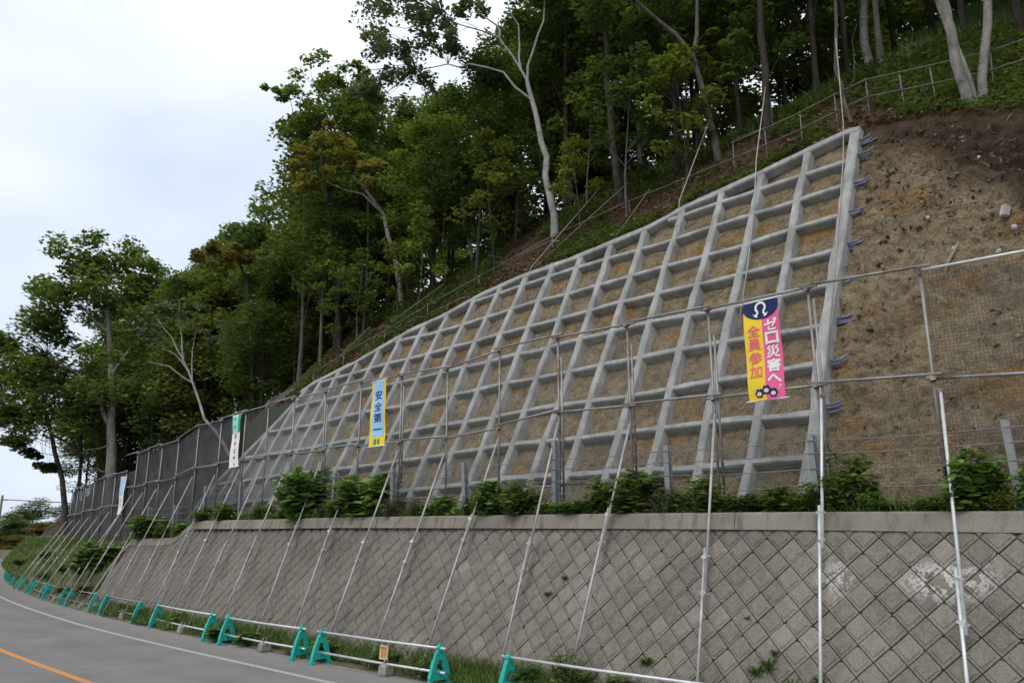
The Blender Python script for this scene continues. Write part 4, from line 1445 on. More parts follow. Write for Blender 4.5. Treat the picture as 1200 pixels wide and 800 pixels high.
# ================================================================== PLANTS
def leaves(centers, L, Wd, rng, tilt=.55, droop=.25):
    """(n,4,3) rhombic leaves at the given centres"""
    n = len(centers)
    nrm = np.stack([rng.normal(0, tilt, n), rng.normal(0, tilt, n), np.ones(n)], -1)
    nrm /= np.linalg.norm(nrm, axis=1, keepdims=True)
    a = rng.uniform(0, 2 * pi, n)
    ax = np.stack([np.cos(a), np.sin(a), rng.normal(-droop, .25, n)], -1)
    ax -= nrm * (ax * nrm).sum(1, keepdims=True) * .6
    ax /= np.linalg.norm(ax, axis=1, keepdims=True)
    bx = np.cross(nrm, ax); bx /= np.linalg.norm(bx, axis=1, keepdims=True) + 1e-9
    sz = rng.uniform(.42, 1.4, n)[:, None]
    l, w = ax * L * .5 * sz, bx * Wd * .5 * sz
    up = nrm * (Wd * .12) * sz
    return np.stack([centers - l, centers - l * .15 + w + up, centers + l, centers - l * .15 - w + up], 1)


def clump(c, r, n, rng, flat=.62):
    p = rng.normal(0, 1, (n, 3)); p /= np.linalg.norm(p, axis=1, keepdims=True)
    p *= (rng.uniform(0, 1, (n, 1)) ** .45) * r
    p[:, 2] = p[:, 2] * flat - .08 * (p[:, 0] ** 2 + p[:, 1] ** 2) / max(r, .1)
    return p + np.asarray(c)


def limb(mb, a, b, r0, r1, rng, bend=.12, n=4, sides=5):
    a, b = np.asarray(a, float), np.asarray(b, float)
    L = np.linalg.norm(b - a)
    k = rng.normal(0, bend * L, 3)
    pts = [a + (b - a) * f + k * math.sin(f * pi) * .6 + np.array([0, 0, .10 * L * math.sin(f * pi)]) for f in np.linspace(0, 1, n)]
    mb.tube(pts, [r0 + (r1 - r0) * f for f in np.linspace(0, 1, n)], sides, cap=False)


def tree_meshes(seed, H, c0, R, ncl, per, L, Wd, r0=.15, top=1.0, lean=.03, nlimb=22):
    rng = np.random.default_rng(seed)
    mb = MB()
    ph = rng.uniform(0, 6.28)
    def tp(f): return np.array([cos(ph) * lean * H * f * f + .12 * math.sin(f * 5 + ph), math.sin(ph) * lean * H * f * f + .12 * cos(f * 4 + ph), H * f])
    fs = np.linspace(0, .93, 8)
    rr = [r0 * (1.35 if i == 0 else 1) * (1 - .82 * f) for i, f in enumerate(fs)]
    pts = [tp(f) for f in fs]; pts[0][2] = -.5
    mb.tube(pts, rr, 7, cap=False)
    cl = []
    for i in range(ncl):
        f = c0 + (1 - c0) * rng.uniform(0, 1) ** .85
        u = (f - c0) / (1 - c0)
        prof = (math.sin(min(1, u * 1.15 + .12) * pi) ** .6) if u < .8 else (1 - u) * 3.2 * .75 + .2
        ang = i * 2.399 + rng.normal(0, .4)
        rad = R * prof * rng.uniform(.25, 1.0) ** .6
        c = tp(f) + np.array([cos(ang) * rad, math.sin(ang) * rad, rng.normal(0, .25)])
        cl.append(c)
        if i < nlimb:
            base = tp(max(.12, f - .10 - .06 * rad))
            limb(mb, base, c, max(.012, r0 * .32 * (1.1 - f)), .008, rng)
    pos = np.concatenate([clump(c, R * rng.uniform(.26, .44), per, rng) for c in cl])
    crown = quads_mesh('crown', leaves(pos, L, Wd, rng))
    return mb.mesh('trunk', smooth=True), crown


VAR = {
    'f': [tree_meshes(11 + i, 13, .34, 2.3, 62, 120, .22, .135, .105, nlimb=20) for i in range(3)],
    'b': [tree_meshes(21 + i, 13, .14, 3.1, 80, 110, .28, .20, .15, nlimb=14) for i in range(4)],
    'l': [tree_meshes(31 + i, 13, .12, 2.9, 90, 130, .27, .165, .13, nlimb=20) for i in range(3)],
    's': [tree_meshes(41 + i, 5, .35, 1.25, 22, 60, .19, .12, .035, nlimb=12) for i in range(3)],
}


def set_mat(o, m):
    if not o.data.materials: o.data.materials.append(M['bark'])
    o.material_slots[0].link = 'OBJECT'
    o.material_slots[0].material = m


for kind in VAR:
    for tm, cm in VAR[kind]:
        tm.materials.append(M['bark']); cm.materials.append(M['leaf_dark'])


def tree_obj(loc, tm, cm, label, group, bark='bark', leafm='leaf_dark', rz=0, sc=(1, 1, 1), name='broadleaf_tree'):
    r = empty(name, loc, label, 'tree', group, rz)
    r.scale = sc
    a = link('trunk', tm, None, r); b = link('crown', cm, None, r)
    set_mat(a, M[bark]); set_mat(b, M[leafm])
    return r


FOREST = [
    (25.11, 24.25, 15.42, 11.8, 'f', 1.64), (14.15, 24.22, 16.7, 11.4, 'f', 3.48), (25.61, 21.65, 14.06, 9.4, 'f', 1.24), (18.3, 21.42, 14.94, 12.9, 'f', 3.7),
    (30.11, 21.61, 13.28, 11.2, 'f', 4.38), (21.02, 19.22, 12.52, 9.3, 'f', 0.11), (21.34, 21.89, 14.92, 9.3, 'f', 4.69), (1.95, 23.56, 16.24, 14.2, 'f', 3.84),
    (11.58, 22.45, 15.74, 12.6, 'f', 1.92), (19.35, 25.91, 17.11, 16.5, 'f', 2.36), (3.5, 21.76, 15.24, 13.1, 'f', 0.36), (-4.69, 23.14, 15.71, 7.5, 'f', 3.93),
    (18.06, 24.23, 16.58, 10.9, 'f', 5.23), (30.19, 24.27, 14.6, 11.1, 'f', 2.84), (20.83, 24.53, 16.31, 11.0, 'f', 5.92), (33.06, 20.27, 11.73, 14.6, 'f', 0.53),
    (30.65, 18.27, 10.49, 10.6, 'f', 5.13), (15.44, 22.2, 15.48, 11.6, 'f', 1.39), (9.02, 22.76, 16.23, 12.2, 'f', 1.51), (4.99, 23.88, 17.05, 13.1, 'f', 2.5),
    (33.89, 22.36, 12.64, 14.6, 'f', 4.5), (15.31, 25.83, 17.63, 12.1, 'f', 2.96), (27.95, 23.64, 14.64, 10.6, 'f', 1.34), (29.19, 19.51, 11.88, 11.6, 'f', 5.08),
    (33.76, 24.29, 13.66, 12.4, 'f', 5.45), (-1.47, 22.38, 15.32, 9.8, 'f', 5.4), (23.12, 23.39, 15.35, 11.1, 'f', 0.02), (24.53, 19.8, 12.67, 8.4, 'f', 5.01),
    (13.28, 21.25, 14.8, 12.8, 'f', 3.65), (0.56, 22.05, 15.19, 11.5, 'f', 4.01), (7.03, 22.71, 16.44, 13.3, 'f', 1.26), (31.74, 22.59, 13.52, 10.4, 'f', 3.55),
    (17.3, 26.03, 17.58, 14.2, 'f', 4.64), (28.19, 21.19, 13.37, 9.5, 'f', 4.85), (22.77, 25.39, 16.35, 15.4, 'f', 2.89), (32.7, 18.22, 9.88, 13.9, 'f', 4.76),
    (19.73, 22.9, 15.62, 11.7, 'f', 3.01), (31.41, 30.47, 14.73, 9.7, 'b', 5.98), (38.6, 30.39, 13.25, 12.0, 'b', 3.7), (49.63, 29.7, 12.02, 9.1, 'b', 4.48),
    (44.3, 29.24, 12.51, 12.3, 'b', 0.13), (58.91, 24.21, 11.21, 14.7, 'b', 4.66), (58.11, 30.03, 11.54, 11.1, 'b', 4.8), (53.7, 31.47, 11.87, 13.0, 'b', 2.54),
    (34.41, 33.55, 14.24, 9.2, 'b', 1.16), (22.24, 30.3, 16.73, 15.3, 'b', 2.78), (20.58, 36.1, 17.34, 15.9, 'b', 4.71), (26.05, 28.45, 15.8, 15.5, 'b', 3.35),
    (49.38, 25.34, 11.83, 10.0, 'b', 4.84), (42.01, 35.84, 13.06, 14.7, 'b', 6.13), (40.18, 26.08, 12.75, 10.7, 'b', 4.45), (49.55, 34.67, 12.28, 14.9, 'b', 0.41),
    (13.03, 30.37, 20.43, 10.0, 'b', 2.99), (30.02, 35.12, 15.23, 13.5, 'b', 1.58), (14.77, 35.2, 21.86, 15.1, 'b', 3.35), (54.19, 24.37, 11.48, 15.0, 'b', 6.12),
    (57.35, 34.59, 11.81, 12.1, 'b', 5.11), (18.04, 30.37, 18.33, 11.2, 'b', 1.26), (25.59, 33.23, 16.11, 11.8, 'b', 4.48), (44.51, 25.01, 12.28, 15.0, 'b', 4.65),
    (61.67, 27.73, 11.29, 13.9, 'b', 4.17), (61.94, 32.56, 11.52, 9.3, 'b', 5.33), (37.35, 36.71, 13.8, 12.5, 'b', 3.81), (-3.5, 33.27, 22.43, 13.0, 'f', 2.7),
    (9.33, 31.72, 22.11, 13.1, 'f', 4.33), (1.29, 27.17, 18.59, 14.6, 'f', 6.04), (-6.61, 34.09, 22.88, 10.4, 'f', 0.06), (6.9, 27.38, 19.54, 11.9, 'f', 0.18),
    (0.19, 30.1, 20.48, 11.8, 'f', 3.73), (3.93, 35.48, 24.42, 14.7, 'f', 4.23), (1.9, 32.45, 22.1, 12.0, 'f', 4.71), (-4.32, 29.9, 20.18, 10.9, 'f', 4.47),
    (10.12, 28.2, 19.73, 14.2, 'f', 0.25), (-4.6, 36.52, 24.55, 13.1, 'f', 4.23), (-2.79, 26.52, 18.01, 10.5, 'f', 4.49), (-0.49, 36.05, 24.38, 16.5, 'f', 3.48),
    (5.49, 32.2, 22.65, 11.2, 'f', 0.37), (3.82, 29.25, 20.27, 15.5, 'f', 0.85), (-9.33, 35.69, 23.87, 8.4, 'f', 3.27), (-8.45, 31.21, 20.93, 6.8, 'f', 1.66),
    (-6.5, 26.53, 17.9, 6.8, 'f', 1.25), (11.44, 25.48, 17.76, 11.1, 'f', 0.47), (4.55, 42.08, 28.98, 13.9, 'b', 3.0), (-5.05, 47.36, 31.68, 13.9, 'b', 2.88),
    (-5.5, 53.18, 35.51, 10.5, 'b', 6.03), (3.05, 45.77, 30.97, 14.1, 'b', 4.48), (-0.7, 46.23, 31.1, 12.3, 'b', 1.07), (-10.79, 47.2, 31.42, 10.5, 'b', 2.85),
    (-1.81, 42.16, 28.37, 12.8, 'b', 4.33), (-10.86, 42.73, 28.47, 9.3, 'b', 0.27), (-11.71, 53.01, 35.23, 9.2, 'b', 3.36), (-7.22, 44.0, 29.41, 9.0, 'b', 0.6),
    (3.46, 51.6, 34.92, 10.7, 'b', 5.77), (-8.81, 39.49, 26.39, 10.3, 'b', 5.63), (1.06, 39.77, 26.9, 13.6, 'b', 2.89), (5.54, 48.27, 33.26, 14.4, 'b', 2.54),
    (-1.28, 52.06, 34.92, 13.6, 'b', 0.01), (-5.19, 40.6, 27.22, 12.2, 'b', 5.48), (5.76, 38.76, 27.02, 13.6, 'b', 5.25), (65.65, 21.04, 9.88, 12.1, 'l', 1.27),
    (51.35, 19.14, 8.93, 11.9, 'l', 1.47), (69.65, 17.74, 7.46, 10.7, 'l', 0.57), (44.7, 20.58, 10.33, 11.9, 'l', 4.05), (62.08, 23.69, 11.08, 16.0, 'l', 0.8),
    (65.17, 16.54, 6.27, 15.9, 'l', 0.05), (73.0, 20.52, 9.54, 13.7, 'l', 3.84), (56.68, 16.93, 6.69, 9.3, 'l', 4.54), (62.95, 21.19, 9.98, 11.2, 'l', 4.96),
    (67.17, 23.56, 10.97, 13.0, 'l', 0.62), (48.38, 18.54, 8.36, 12.3, 'l', 5.75), (51.36, 21.81, 10.61, 13.6, 'l', 2.47), (70.28, 22.02, 10.32, 15.9, 'l', 3.41),
    (43.61, 17.83, 7.69, 11.5, 'l', 5.77), (40.54, 22.26, 11.4, 14.1, 'l', 3.48), (56.64, 22.61, 10.84, 12.5, 'l', 5.29), (35.75, 17.95, 8.04, 9.1, 'l', 4.8),
    (40.03, 19.11, 9.01, 9.2, 'l', 1.91), (46.33, 16.88, 6.71, 11.3, 'l', 0.12), (37.18, 21.82, 11.52, 12.6, 'l', 4.14), (47.53, 22.61, 11.19, 12.1, 'l', 2.38),
    (62.19, 16.24, 5.97, 12.7, 'l', 4.79), (37.53, 24.75, 12.94, 13.7, 'l', 1.86), (54.46, 20.54, 9.87, 12.5, 'l', 4.39), (58.41, 19.87, 9.41, 9.0, 'l', 3.6),
    (72.99, 16.27, 5.98, 10.0, 'l', 5.49), (59.45, 17.41, 7.15, 10.9, 'l', 0.86), (68.23, 20.28, 9.47, 12.0, 'l', 1.62), (73.85, 23.25, 10.83, 12.9, 'l', 5.04),
    (53.68, 17.68, 7.46, 12.9, 'l', 1.15), (43.11, 22.75, 11.5, 13.7, 'l', 1.24), (31.04, 20.26, 12.43, 4.1, 's', 4.66), (29.71, 22.93, 14.0, 3.9, 's', 4.25),
    (23.27, 18.13, 11.17, 4.3, 's', 0.44), (18.56, 20.13, 13.71, 4.3, 's', 4.71), (35.54, 20.56, 10.74, 4.0, 's', 4.41), (12.54, 23.81, 16.52, 4.0, 's', 0.38),
    (13.65, 18.82, 12.59, 5.8, 's', 0.88), (27.54, 18.27, 10.84, 4.6, 's', 0.99), (35.1, 22.99, 12.54, 5.2, 's', 3.45), (16.88, 20.87, 14.5, 5.8, 's', 0.47),
    (11.7, 18.88, 12.79, 4.9, 's', 3.47), (26.72, 22.65, 14.42, 3.9, 's', 5.85), (24.96, 18.48, 11.31, 4.6, 's', 1.92), (28.92, 18.1, 10.49, 5.3, 's', 2.28),
    (19.73, 18.65, 12.05, 5.4, 's', 4.5), (10.2, 21.5, 15.3, 5.1, 's', 3.51), (13.35, 22.7, 15.77, 5.9, 's', 0.42), (15.45, 23.95, 16.52, 3.8, 's', 4.82),
    (15.72, 18.75, 12.47, 3.6, 's', 4.0), (34.3, 18.89, 9.68, 5.1, 's', 1.98), (10.6, 24.16, 17.02, 5.6, 's', 1.68), (24.09, 21.33, 14.12, 6.0, 's', 3.86),
    (17.05, 22.35, 15.62, 4.7, 's', 3.83), (23.18, 19.46, 12.51, 5.7, 's', 3.13), (20.18, 20.53, 13.9, 3.4, 's', 1.05), (24.72, 22.6, 14.65, 4.3, 's', 3.17),
    (14.13, 46.71, 28.09, 15.9, 'b', 4.66), (-15.18, 58.87, 39.04, 12.3, 'b', 5.13), (11.59, 59.95, 40.49, 15.7, 'b', 4.26), (3.45, 58.14, 39.23, 14.0, 'b', 1.28),
    (-1.87, 58.69, 39.27, 12.2, 'b', 1.24), (11.67, 51.46, 34.87, 12.2, 'b', 0.02), (7.36, 55.32, 37.92, 14.9, 'b', 0.98), (-4.68, 61.04, 40.72, 13.3, 'b', 5.76),
    (11.42, 44.09, 30.05, 11.2, 'b', 4.2), (0.08, 55.4, 37.18, 13.4, 'b', 5.61), (-15.45, 53.96, 35.8, 9.4, 'b', 3.97), (-8.93, 57.39, 38.2, 12.2, 'b', 5.33),
    (14.34, 53.89, 31.2, 14.7, 'b', 3.04), (14.85, 42.95, 25.23, 13.4, 'b', 4.45), (-14.57, 50.01, 33.19, 8.7, 'b', 2.53), (6.35, 60.52, 41.45, 15.4, 'b', 3.47),
    (-11.95, 60.74, 40.33, 15.9, 'b', 4.96), (-8.36, 61.08, 40.65, 14.5, 'b', 0.19), (6.84, 44.88, 31.1, 13.0, 'b', 3.61), (0.88, 61.02, 40.92, 15.7, 'b', 2.69),
    (10.98, 55.41, 37.61, 13.2, 'b', 2.15), (7.85, 51.33, 35.23, 12.5, 'b', 0.94), (9.62, 48.08, 32.88, 14.0, 'b', 2.33),
]
WHAT = {
    'f': ('slim dark trunked tree standing in the front rows of the hillside forest', 'front row trees of the hillside forest'),
    'b': ('dense dark green tree deep in the hillside forest', 'deep forest trees on the hill'),
    'l': ('dark bushy tree behind the netted fence round the road bend', 'trees behind the far part of the fence'),
    's': ('thin leafy sapling under the forest edge above the grid', 'saplings at the forest edge'),
}
for i, (s, q, z, H, kind, rot) in enumerate(FOREST):
    tm, cm = VAR[kind][i % len(VAR[kind])]
    h0 = 5.0 if kind == 's' else 13.0
    k = H / h0
    w = k * random.uniform(.92, 1.12) if kind != 'f' else max(k, .8) * random.uniform(.9, 1.1)
    lm = random.choices(['leaf_dark', 'leaf_mid', 'leaf_light', 'leaf_olive'], {'f': (4, 4, 0, 2), 'b': (6, 3, 0, 2), 'l': (4, 4, 0, 2), 's': (4, 4, 1, 2)}[kind])[0]
    bk = random.choices(['bark', 'greybark'], (3, 2) if kind in 'fs' else (4, 1))[0]
    place = 'above the bare slope' if s < 7 else 'between birch and bare slope' if s < 16.5 else 'left of the white birch' if s < 23 else 'above the grid left part' if s < 33 else 'round the road bend'
    if kind == 'l': place = 'beyond the notice banner' if s < 42 else 'near the big spreading tree' if s < 54 else 'at its far end'
    tone = {'leaf_dark': 'dark green', 'leaf_mid': 'mid green', 'leaf_light': 'light green', 'leaf_olive': 'olive green'}[lm]
    bt_ = 'pale grey' if bk == 'greybark' else 'dark'
    what = {'f': '%s tree with slim %s trunk in front forest, %s', 'b': '%s tree with %s trunk deep in forest, %s', 'l': '%s bushy tree with %s trunk behind netted fence %s', 's': '%s sapling with thin %s stem at forest edge, %s'}[kind] % (tone, bt_, place)
    tree_obj(P(s, q, z - .1), tm, cm, what, WHAT[kind][1], bk, lm, rot, (w, w, k))


def named_tree(name, label, trunk, r0, r1, branches, blobs, leafm, bark, seed, per=110, L=.26, Wd=.15, flat=.5, group=None, cl_per=4, droop=.25, spread=1.0):
    """a tree given by world points: trunk path, branch paths (start radius), leaf blobs (x, y, z, r)"""
    rng = np.random.default_rng(seed)
    base = np.array(trunk[0], float)
    r = empty(name, tuple(base), label, 'tree', group)
    mb = MB()
    n = len(trunk)
    # subdivide so that the trunk is gently irregular
    pts, rad = [], []
    for i in range(n - 1):
        for f in (0, .5):
            p = np.array(trunk[i]) * (1 - f) + np.array(trunk[i + 1]) * f - base
            pts.append(p + (rng.normal(0, .03, 3) if i or f else 0)); rad.append(r0 + (r1 - r0) * (i + f) / (n - 1))
    pts.append(np.array(trunk[-1]) - base); rad.append(r1); rad[0] *= 1.3
    pts[0] = pts[0] - np.array([0, 0, .5])
    mb.tube(pts, rad, 9, cap=False)
    tm = mb.build('trunk', M[bark], r, smooth=True)
    for path, ra in branches:
        mb = MB(); pp = [np.array(p) - base for p in path]
        q_ = []
        for i in range(len(pp) - 1):
            q_ += [pp[i], (pp[i] + pp[i + 1]) / 2 + rng.normal(0, .05, 3)]
        q_.append(pp[-1])
        mb.tube(q_, [ra * (1 - .75 * i / (len(q_) - 1)) for i in range(len(q_))], 6, cap=False)
        mb.build('branch', M[bark], r, smooth=True)
    if blobs:
        pos = []; tw = MB()
        allpts = [np.array(p) - base for p in trunk[len(trunk) // 2:]] + [np.array(p) - base for path, _ in branches for p in path[1:]]
        for bx, by, bz, br in blobs:
            c = np.array([bx, by, bz]) - base
            for _ in range(cl_per):
                cc = c + rng.normal(0, .45, 3) * br * np.array([1, 1.5, .75]) * spread
                pos.append(clump(cc, br * rng.uniform(.42, .72), per, rng, flat))
                src = min(allpts, key=lambda p: np.linalg.norm(p - cc) + (3 if p[2] > cc[2] + .5 else 0))
                limb(tw, src, cc, min(.030, .012 * np.linalg.norm(src - cc) ** .5), .004, rng, .16, 5)
        tag(tw.build('twigs', M['bark'], tm, smooth=True), kind='stuff')
        link('crown', quads_mesh('crown', leaves(np.concatenate(pos), L, Wd, rng, droop=droop)), M[leafm], r)
    return r


# the white birch at the top edge of the grid
Y = 26.09
def w3(x, z, y=Y): return (x, y, z)
bt = [P(17.36, 19.47, 13.13), P(17.46, 19.37, 14.67), P(17.6, 19.22, 16.2), P(17.72, 19.11, 17.33), P(17.95, 18.92, 18.5), P(18.02, 18.81, 19.23)]
named_tree('birch_tree', 'white barked birch with forked limbs at the top edge of the slope grid', bt, .135, .08,
           [([bt[5], P(18.42, 18.42, 20.3), P(18.75, 18.08, 21.02), P(19.32, 17.51, 21.38), P(20.3, 16.6, 22.1)], .055),
            ([bt[5], P(17.86, 18.97, 20.48), P(17.58, 19.25, 21.74), P(17.5, 19.33, 23.41), P(17.4, 19.4, 25.0)], .06),
            ([P(18.2, 18.65, 19.75), P(18.25, 18.65, 20.7), P(18.25, 18.6, 21.6), P(18.6, 18.3, 22.8)], .05),
            ([bt[4], P(18.64, 18.19, 19.59), P(19.53, 17.3, 19.94), P(20.09, 16.75, 19.94), P(21.0, 16.0, 19.8)], .05),
            ([P(18.75, 18.08, 21.02), P(18.85, 18.0, 21.6), P(19.6, 17.4, 22.6)], .05)],
           [(-4.17, Y, 21.85, .95), (-3.2, Y, 21.3, .8), (-2.22, Y, 20.6, .55), (-3.79, Y, 19.85, .7), (-4.75, Y, 19.1, .75), (-5.0, Y, 20.57, .6), (-1.29, Y, 22.2, .6), (0, Y, 23.15, .8), (1.63, Y, 23.53, .8), (2.94, Y, 23.91, .9), (-2.91, Y, 22.78, .9), (-4.23, Y, 23.53, 1.1), (-5.2, Y, 18.5, .4)],
           'leaf_grey', 'birch', 3, per=85, L=.18, Wd=.11, cl_per=9, droop=.5, spread=1.4, flat=.8)
# golden tree at the left
named_tree('golden_maple', 'tree with yellowing golden crown on a slim leaning pale trunk', [(-4.58, 32.88, 12.1), (-5.15, 32.88, 14.64), (-5.75, 32.88, 16.65), (-6.68, 32.88, 18.08), (-7.68, 32.88, 18.91)], .12, .05,
           [([(-5.75, 32.88, 16.65), (-6.6, 32.5, 17.4), (-8.2, 32.3, 17.9)], .05)],
           [(-8.32, 32.6, 19.97, .9), (-9.44, 32.4, 19.33, .8), (-9.77, 32.6, 18.5, .7), (-7.31, 32.5, 19.12, .8), (-8.4, 32.3, 18.08, .8), (-6.51, 32.6, 18.5, .7), (-9.14, 32.4, 17.67, .6), (-7.75, 32.6, 20.18, .6)],
           'leaf_gold', 'palebark', 5, per=75, L=.22, Wd=.14, cl_per=4)
named_tree('tall_pale_green_tree', 'tall tree with pale green crown against the sky at the forest silhouette', [(-7.6, 34.6, 9.5), (-8.0, 34.6, 14), (-8.6, 34.4, 18), (-9.2, 34.3, 21.5), (-9.3, 34.3, 23.5)], .16, .04,
           [([(-8.6, 34.4, 18), (-9.8, 34.3, 20.5), (-10.6, 34.2, 23)], .05), ([(-8.6, 34.4, 18), (-8.1, 34.3, 21), (-7.8, 34.2, 23.6)], .05)],
           [(-9.32, 34.3, 24.6, .9), (-10.47, 34.3, 23.42, .8), (-8.45, 34.3, 24.0, .9), (-10.17, 34.3, 22.06, .9), (-7.8, 34.3, 23.42, .9), (-8.95, 34.3, 22.06, 1.0), (-11.32, 34.3, 23.6, .45), (-9.7, 34.3, 20.94, .9), (-7.67, 34.3, 24.6, .7), (-8.5, 34.3, 20.6, 1.0)],
           'leaf_mid', 'bark', 6, per=70, L=.24, Wd=.15, cl_per=5, spread=1.1)
named_tree('rusty_maple', 'tree with a rusty orange tinged bough at the left forest edge', [(-13.2, 41, 8), (-13.6, 40.8, 12), (-14.2, 40.5, 16), (-14.8, 40.3, 17.4)], .14, .04,
           [([(-13.9, 40.6, 14.5), (-15.2, 40.3, 16.4), (-16.4, 40.2, 16.9)], .05)],
           [(-15.78, 40.0, 17.3, .7), (-16.4, 40.0, 16.88, .6), (-14.9, 39.9, 17.55, .7), (-13.72, 39.9, 17.36, .7), (-14.3, 39.9, 16.9, .8)],
           'leaf_rust', 'bark', 8, per=85, L=.24, Wd=.15, cl_per=4)
# big tree at the left
bl_ = [(-25.69, 48.18, 20.25, 1.5), (-27.2, 48.18, 19.21, 1.6), (-23.62, 48.18, 18.81, 1.6), (-28.49, 48.18, 17.5, 1.6), (-25.9, 48.18, 17.5, 1.8), (-29.11, 48.18, 15.44, 1.6), (-23.32, 48.18, 16.16, 2.0), (-21.6, 48.18, 17.4, 1.2), (-30.13, 48.18, 13.25, 1.7), (-27.9, 48.18, 12.3, 1.5), (-22.62, 48.18, 13.25, 2.0), (-24.32, 48.18, 11.11, 1.6), (-28.13, 48.18, 10.32, 1.8), (-30.94, 48.18, 11.64, 1.5), (-30.35, 48.18, 9.53, 1.2), (-20.99, 48.18, 14.34, 1.4), (-26.2, 48.18, 9.9, 1.3), (-31.92, 48.18, 14.3, 1.0)]
named_tree('spreading_oak', 'big spreading tree with pale straight trunk standing alone against the sky', [(-23.84, 48.18, 4.6), (-24.1, 48.18, 7.3), (-24.3, 48.18, 9.27), (-24.69, 48.18, 12.44), (-25.18, 48.18, 15.16), (-25.81, 48.18, 18.52), (-25.98, 48.18, 20.3)], .36, .06,
           [([(-24.27, 48.18, 9.01), (-25.17, 48.0, 10.85), (-26.58, 47.9, 12.44), (-28.6, 47.8, 13.6)], .17), ([(-24.18, 48.1, 8.24), (-24.7, 47.7, 7.9), (-25.6, 47.4, 7.6)], .05), ([(-24.01, 48.1, 6.45), (-24.6, 47.7, 6.7), (-25.5, 47.3, 6.72)], .05),
            ([(-24.69, 48.18, 12.44), (-23.4, 48, 14.5), (-22.2, 47.9, 16.5)], .13), ([(-25.18, 48.18, 15.16), (-26.8, 48, 16.6), (-28.4, 47.9, 17.2)], .11), ([(-24.6, 48.18, 11.5), (-23, 48.3, 12.6), (-21.4, 48.4, 13.8)], .09)],
           bl_, 'leaf_mid', 'palebark', 9, per=150, L=.32, Wd=.20, cl_per=12, flat=.8, spread=1.15)
named_tree('bare_birch', 'pale leaning birch with bare upper branches behind the netted fence', [(-11.17, 33.5, 5.1), (-12.11, 33.5, 6.52), (-13.0, 33.5, 7.6), (-13.58, 33.5, 9.07), (-14.17, 33.5, 10.19), (-14.82, 33.5, 11.14), (-15.54, 33.5, 12.03)], .08, .015,
           [([(-13.85, 33.5, 9.56), (-14.55, 33.5, 10.38), (-15.21, 33.5, 10.65)], .04), ([(-14.17, 33.5, 10.19), (-14.37, 33.6, 11.14), (-14.73, 33.7, 12.11), (-14.7, 33.7, 12.9)], .04), ([(-13.58, 33.5, 9.07), (-14.68, 33.3, 9.82), (-15.62, 33.2, 10.01)], .035),
            ([(-13.7, 33.5, 9.3), (-13.9, 33.7, 10.6), (-13.8, 33.8, 11.9)], .03)], [(-15.2, 33.5, 12.2, .7), (-14.5, 33.6, 12.6, .7), (-15.8, 33.4, 11.2, .6), (-14.0, 33.7, 12.0, .6), (-13.2, 33.7, 11.2, .5)], 'leaf_grey', 'birch', 10, per=26, L=.2, Wd=.12, cl_per=6, spread=1.3)
named_tree('leaning_tree', 'slim leaning grey trunk left of the big spreading tree', [(-28.27, 52.0, 3.2), (-29.07, 52.0, 6.48), (-30.31, 52.0, 9.8), (-31.08, 52.0, 12.07)], .20, .08, [],
           [(-31.3, 52, 12.4, 1.5), (-32.6, 52, 11.0, 1.3), (-30.0, 52, 12.0, 1.3), (-31.5, 52, 8.6, 1.1), (-30.2, 51.6, 7.3, .9)], 'leaf_dark', 'greybark', 12, per=120, L=.34, Wd=.2, cl_per=6)
named_tree('slim_tree', 'slim upright dark trunk between the leaning trunk and the big spreading tree', [(-26.83, 50.0, 3.8), (-26.84, 50.0, 6.34), (-27.09, 50.0, 8.99), (-27.32, 50.0, 11.16)], .13, .06, [],
           [(-27.3, 50, 11.4, 1.2)], 'leaf_dark', 'bark', 13, per=100, L=.34, Wd=.2, cl_per=5)
# trunks at the top right
named_tree('twin_birch', 'pale birch trunk leaning left above the brown bare slope', [P(4.05, 18.15, 11.7), P(4.03, 18.0, 13.14), P(4.11, 17.85, 14.65), P(4.3, 17.7, 17), P(4.5, 17.7, 20)], .12, .085, [([P(4.3, 17.7, 17), P(4.9, 17.3, 19), P(5.2, 17.0, 21)], .06)],
           [(*P(4.6, 18, 21), 1.4), (*P(5.6, 18.2, 20), 1.2), (*P(3.6, 18.5, 20.5), 1.2)], 'leaf_mid', 'palebark', 14, per=90, L=.2, Wd=.12)
named_tree('twin_birch', 'thinner birch trunk crossing behind the pale leaning one', [P(3.85, 18.3, 12.1), P(3.98, 18.09, 13.22), P(4.12, 17.98, 14.5), P(4.35, 18.1, 17.5)], .075, .05, [], [(*P(4.5, 18.2, 18.8), 1.1)], 'leaf_dark', 'palebark', 15, per=90, L=.2, Wd=.12)
named_tree('straight_birch', 'pale straight birch trunk nearest the right edge above the bare slope', [P(3.76, 18.13, 11.9), P(3.59, 18.3, 13.35), P(3.39, 18.5, 14.65), P(3.1, 18.8, 17.5), P(2.9, 19, 20)], .10, .08, [], [(*P(3, 19, 20.6), 1.4), (*P(2.2, 19, 20), 1.2)], 'leaf_mid', 'palebark', 16, per=90, L=.2, Wd=.12)
named_tree('crooked_sapling', 'thin crooked trunk rising at the top right corner of the grid', [P(6.6, 18.4, 12.6), P(6.69, 18.45, 13.2), P(6.78, 18.41, 13.9), P(6.76, 18.41, 14.9), P(6.71, 18.43, 16.4), P(6.9, 18.4, 18)], .058, .035, [([P(6.75, 18.4, 13.6), P(6.3, 18.2, 14.4), P(6.1, 18.1, 15.2)], .02)],
           [(*P(6.9, 18.5, 18.6), 1.0), (*P(7.6, 18.5, 18.2), .9)], 'leaf_mid', 'greybark', 17, per=80, L=.2, Wd=.12)
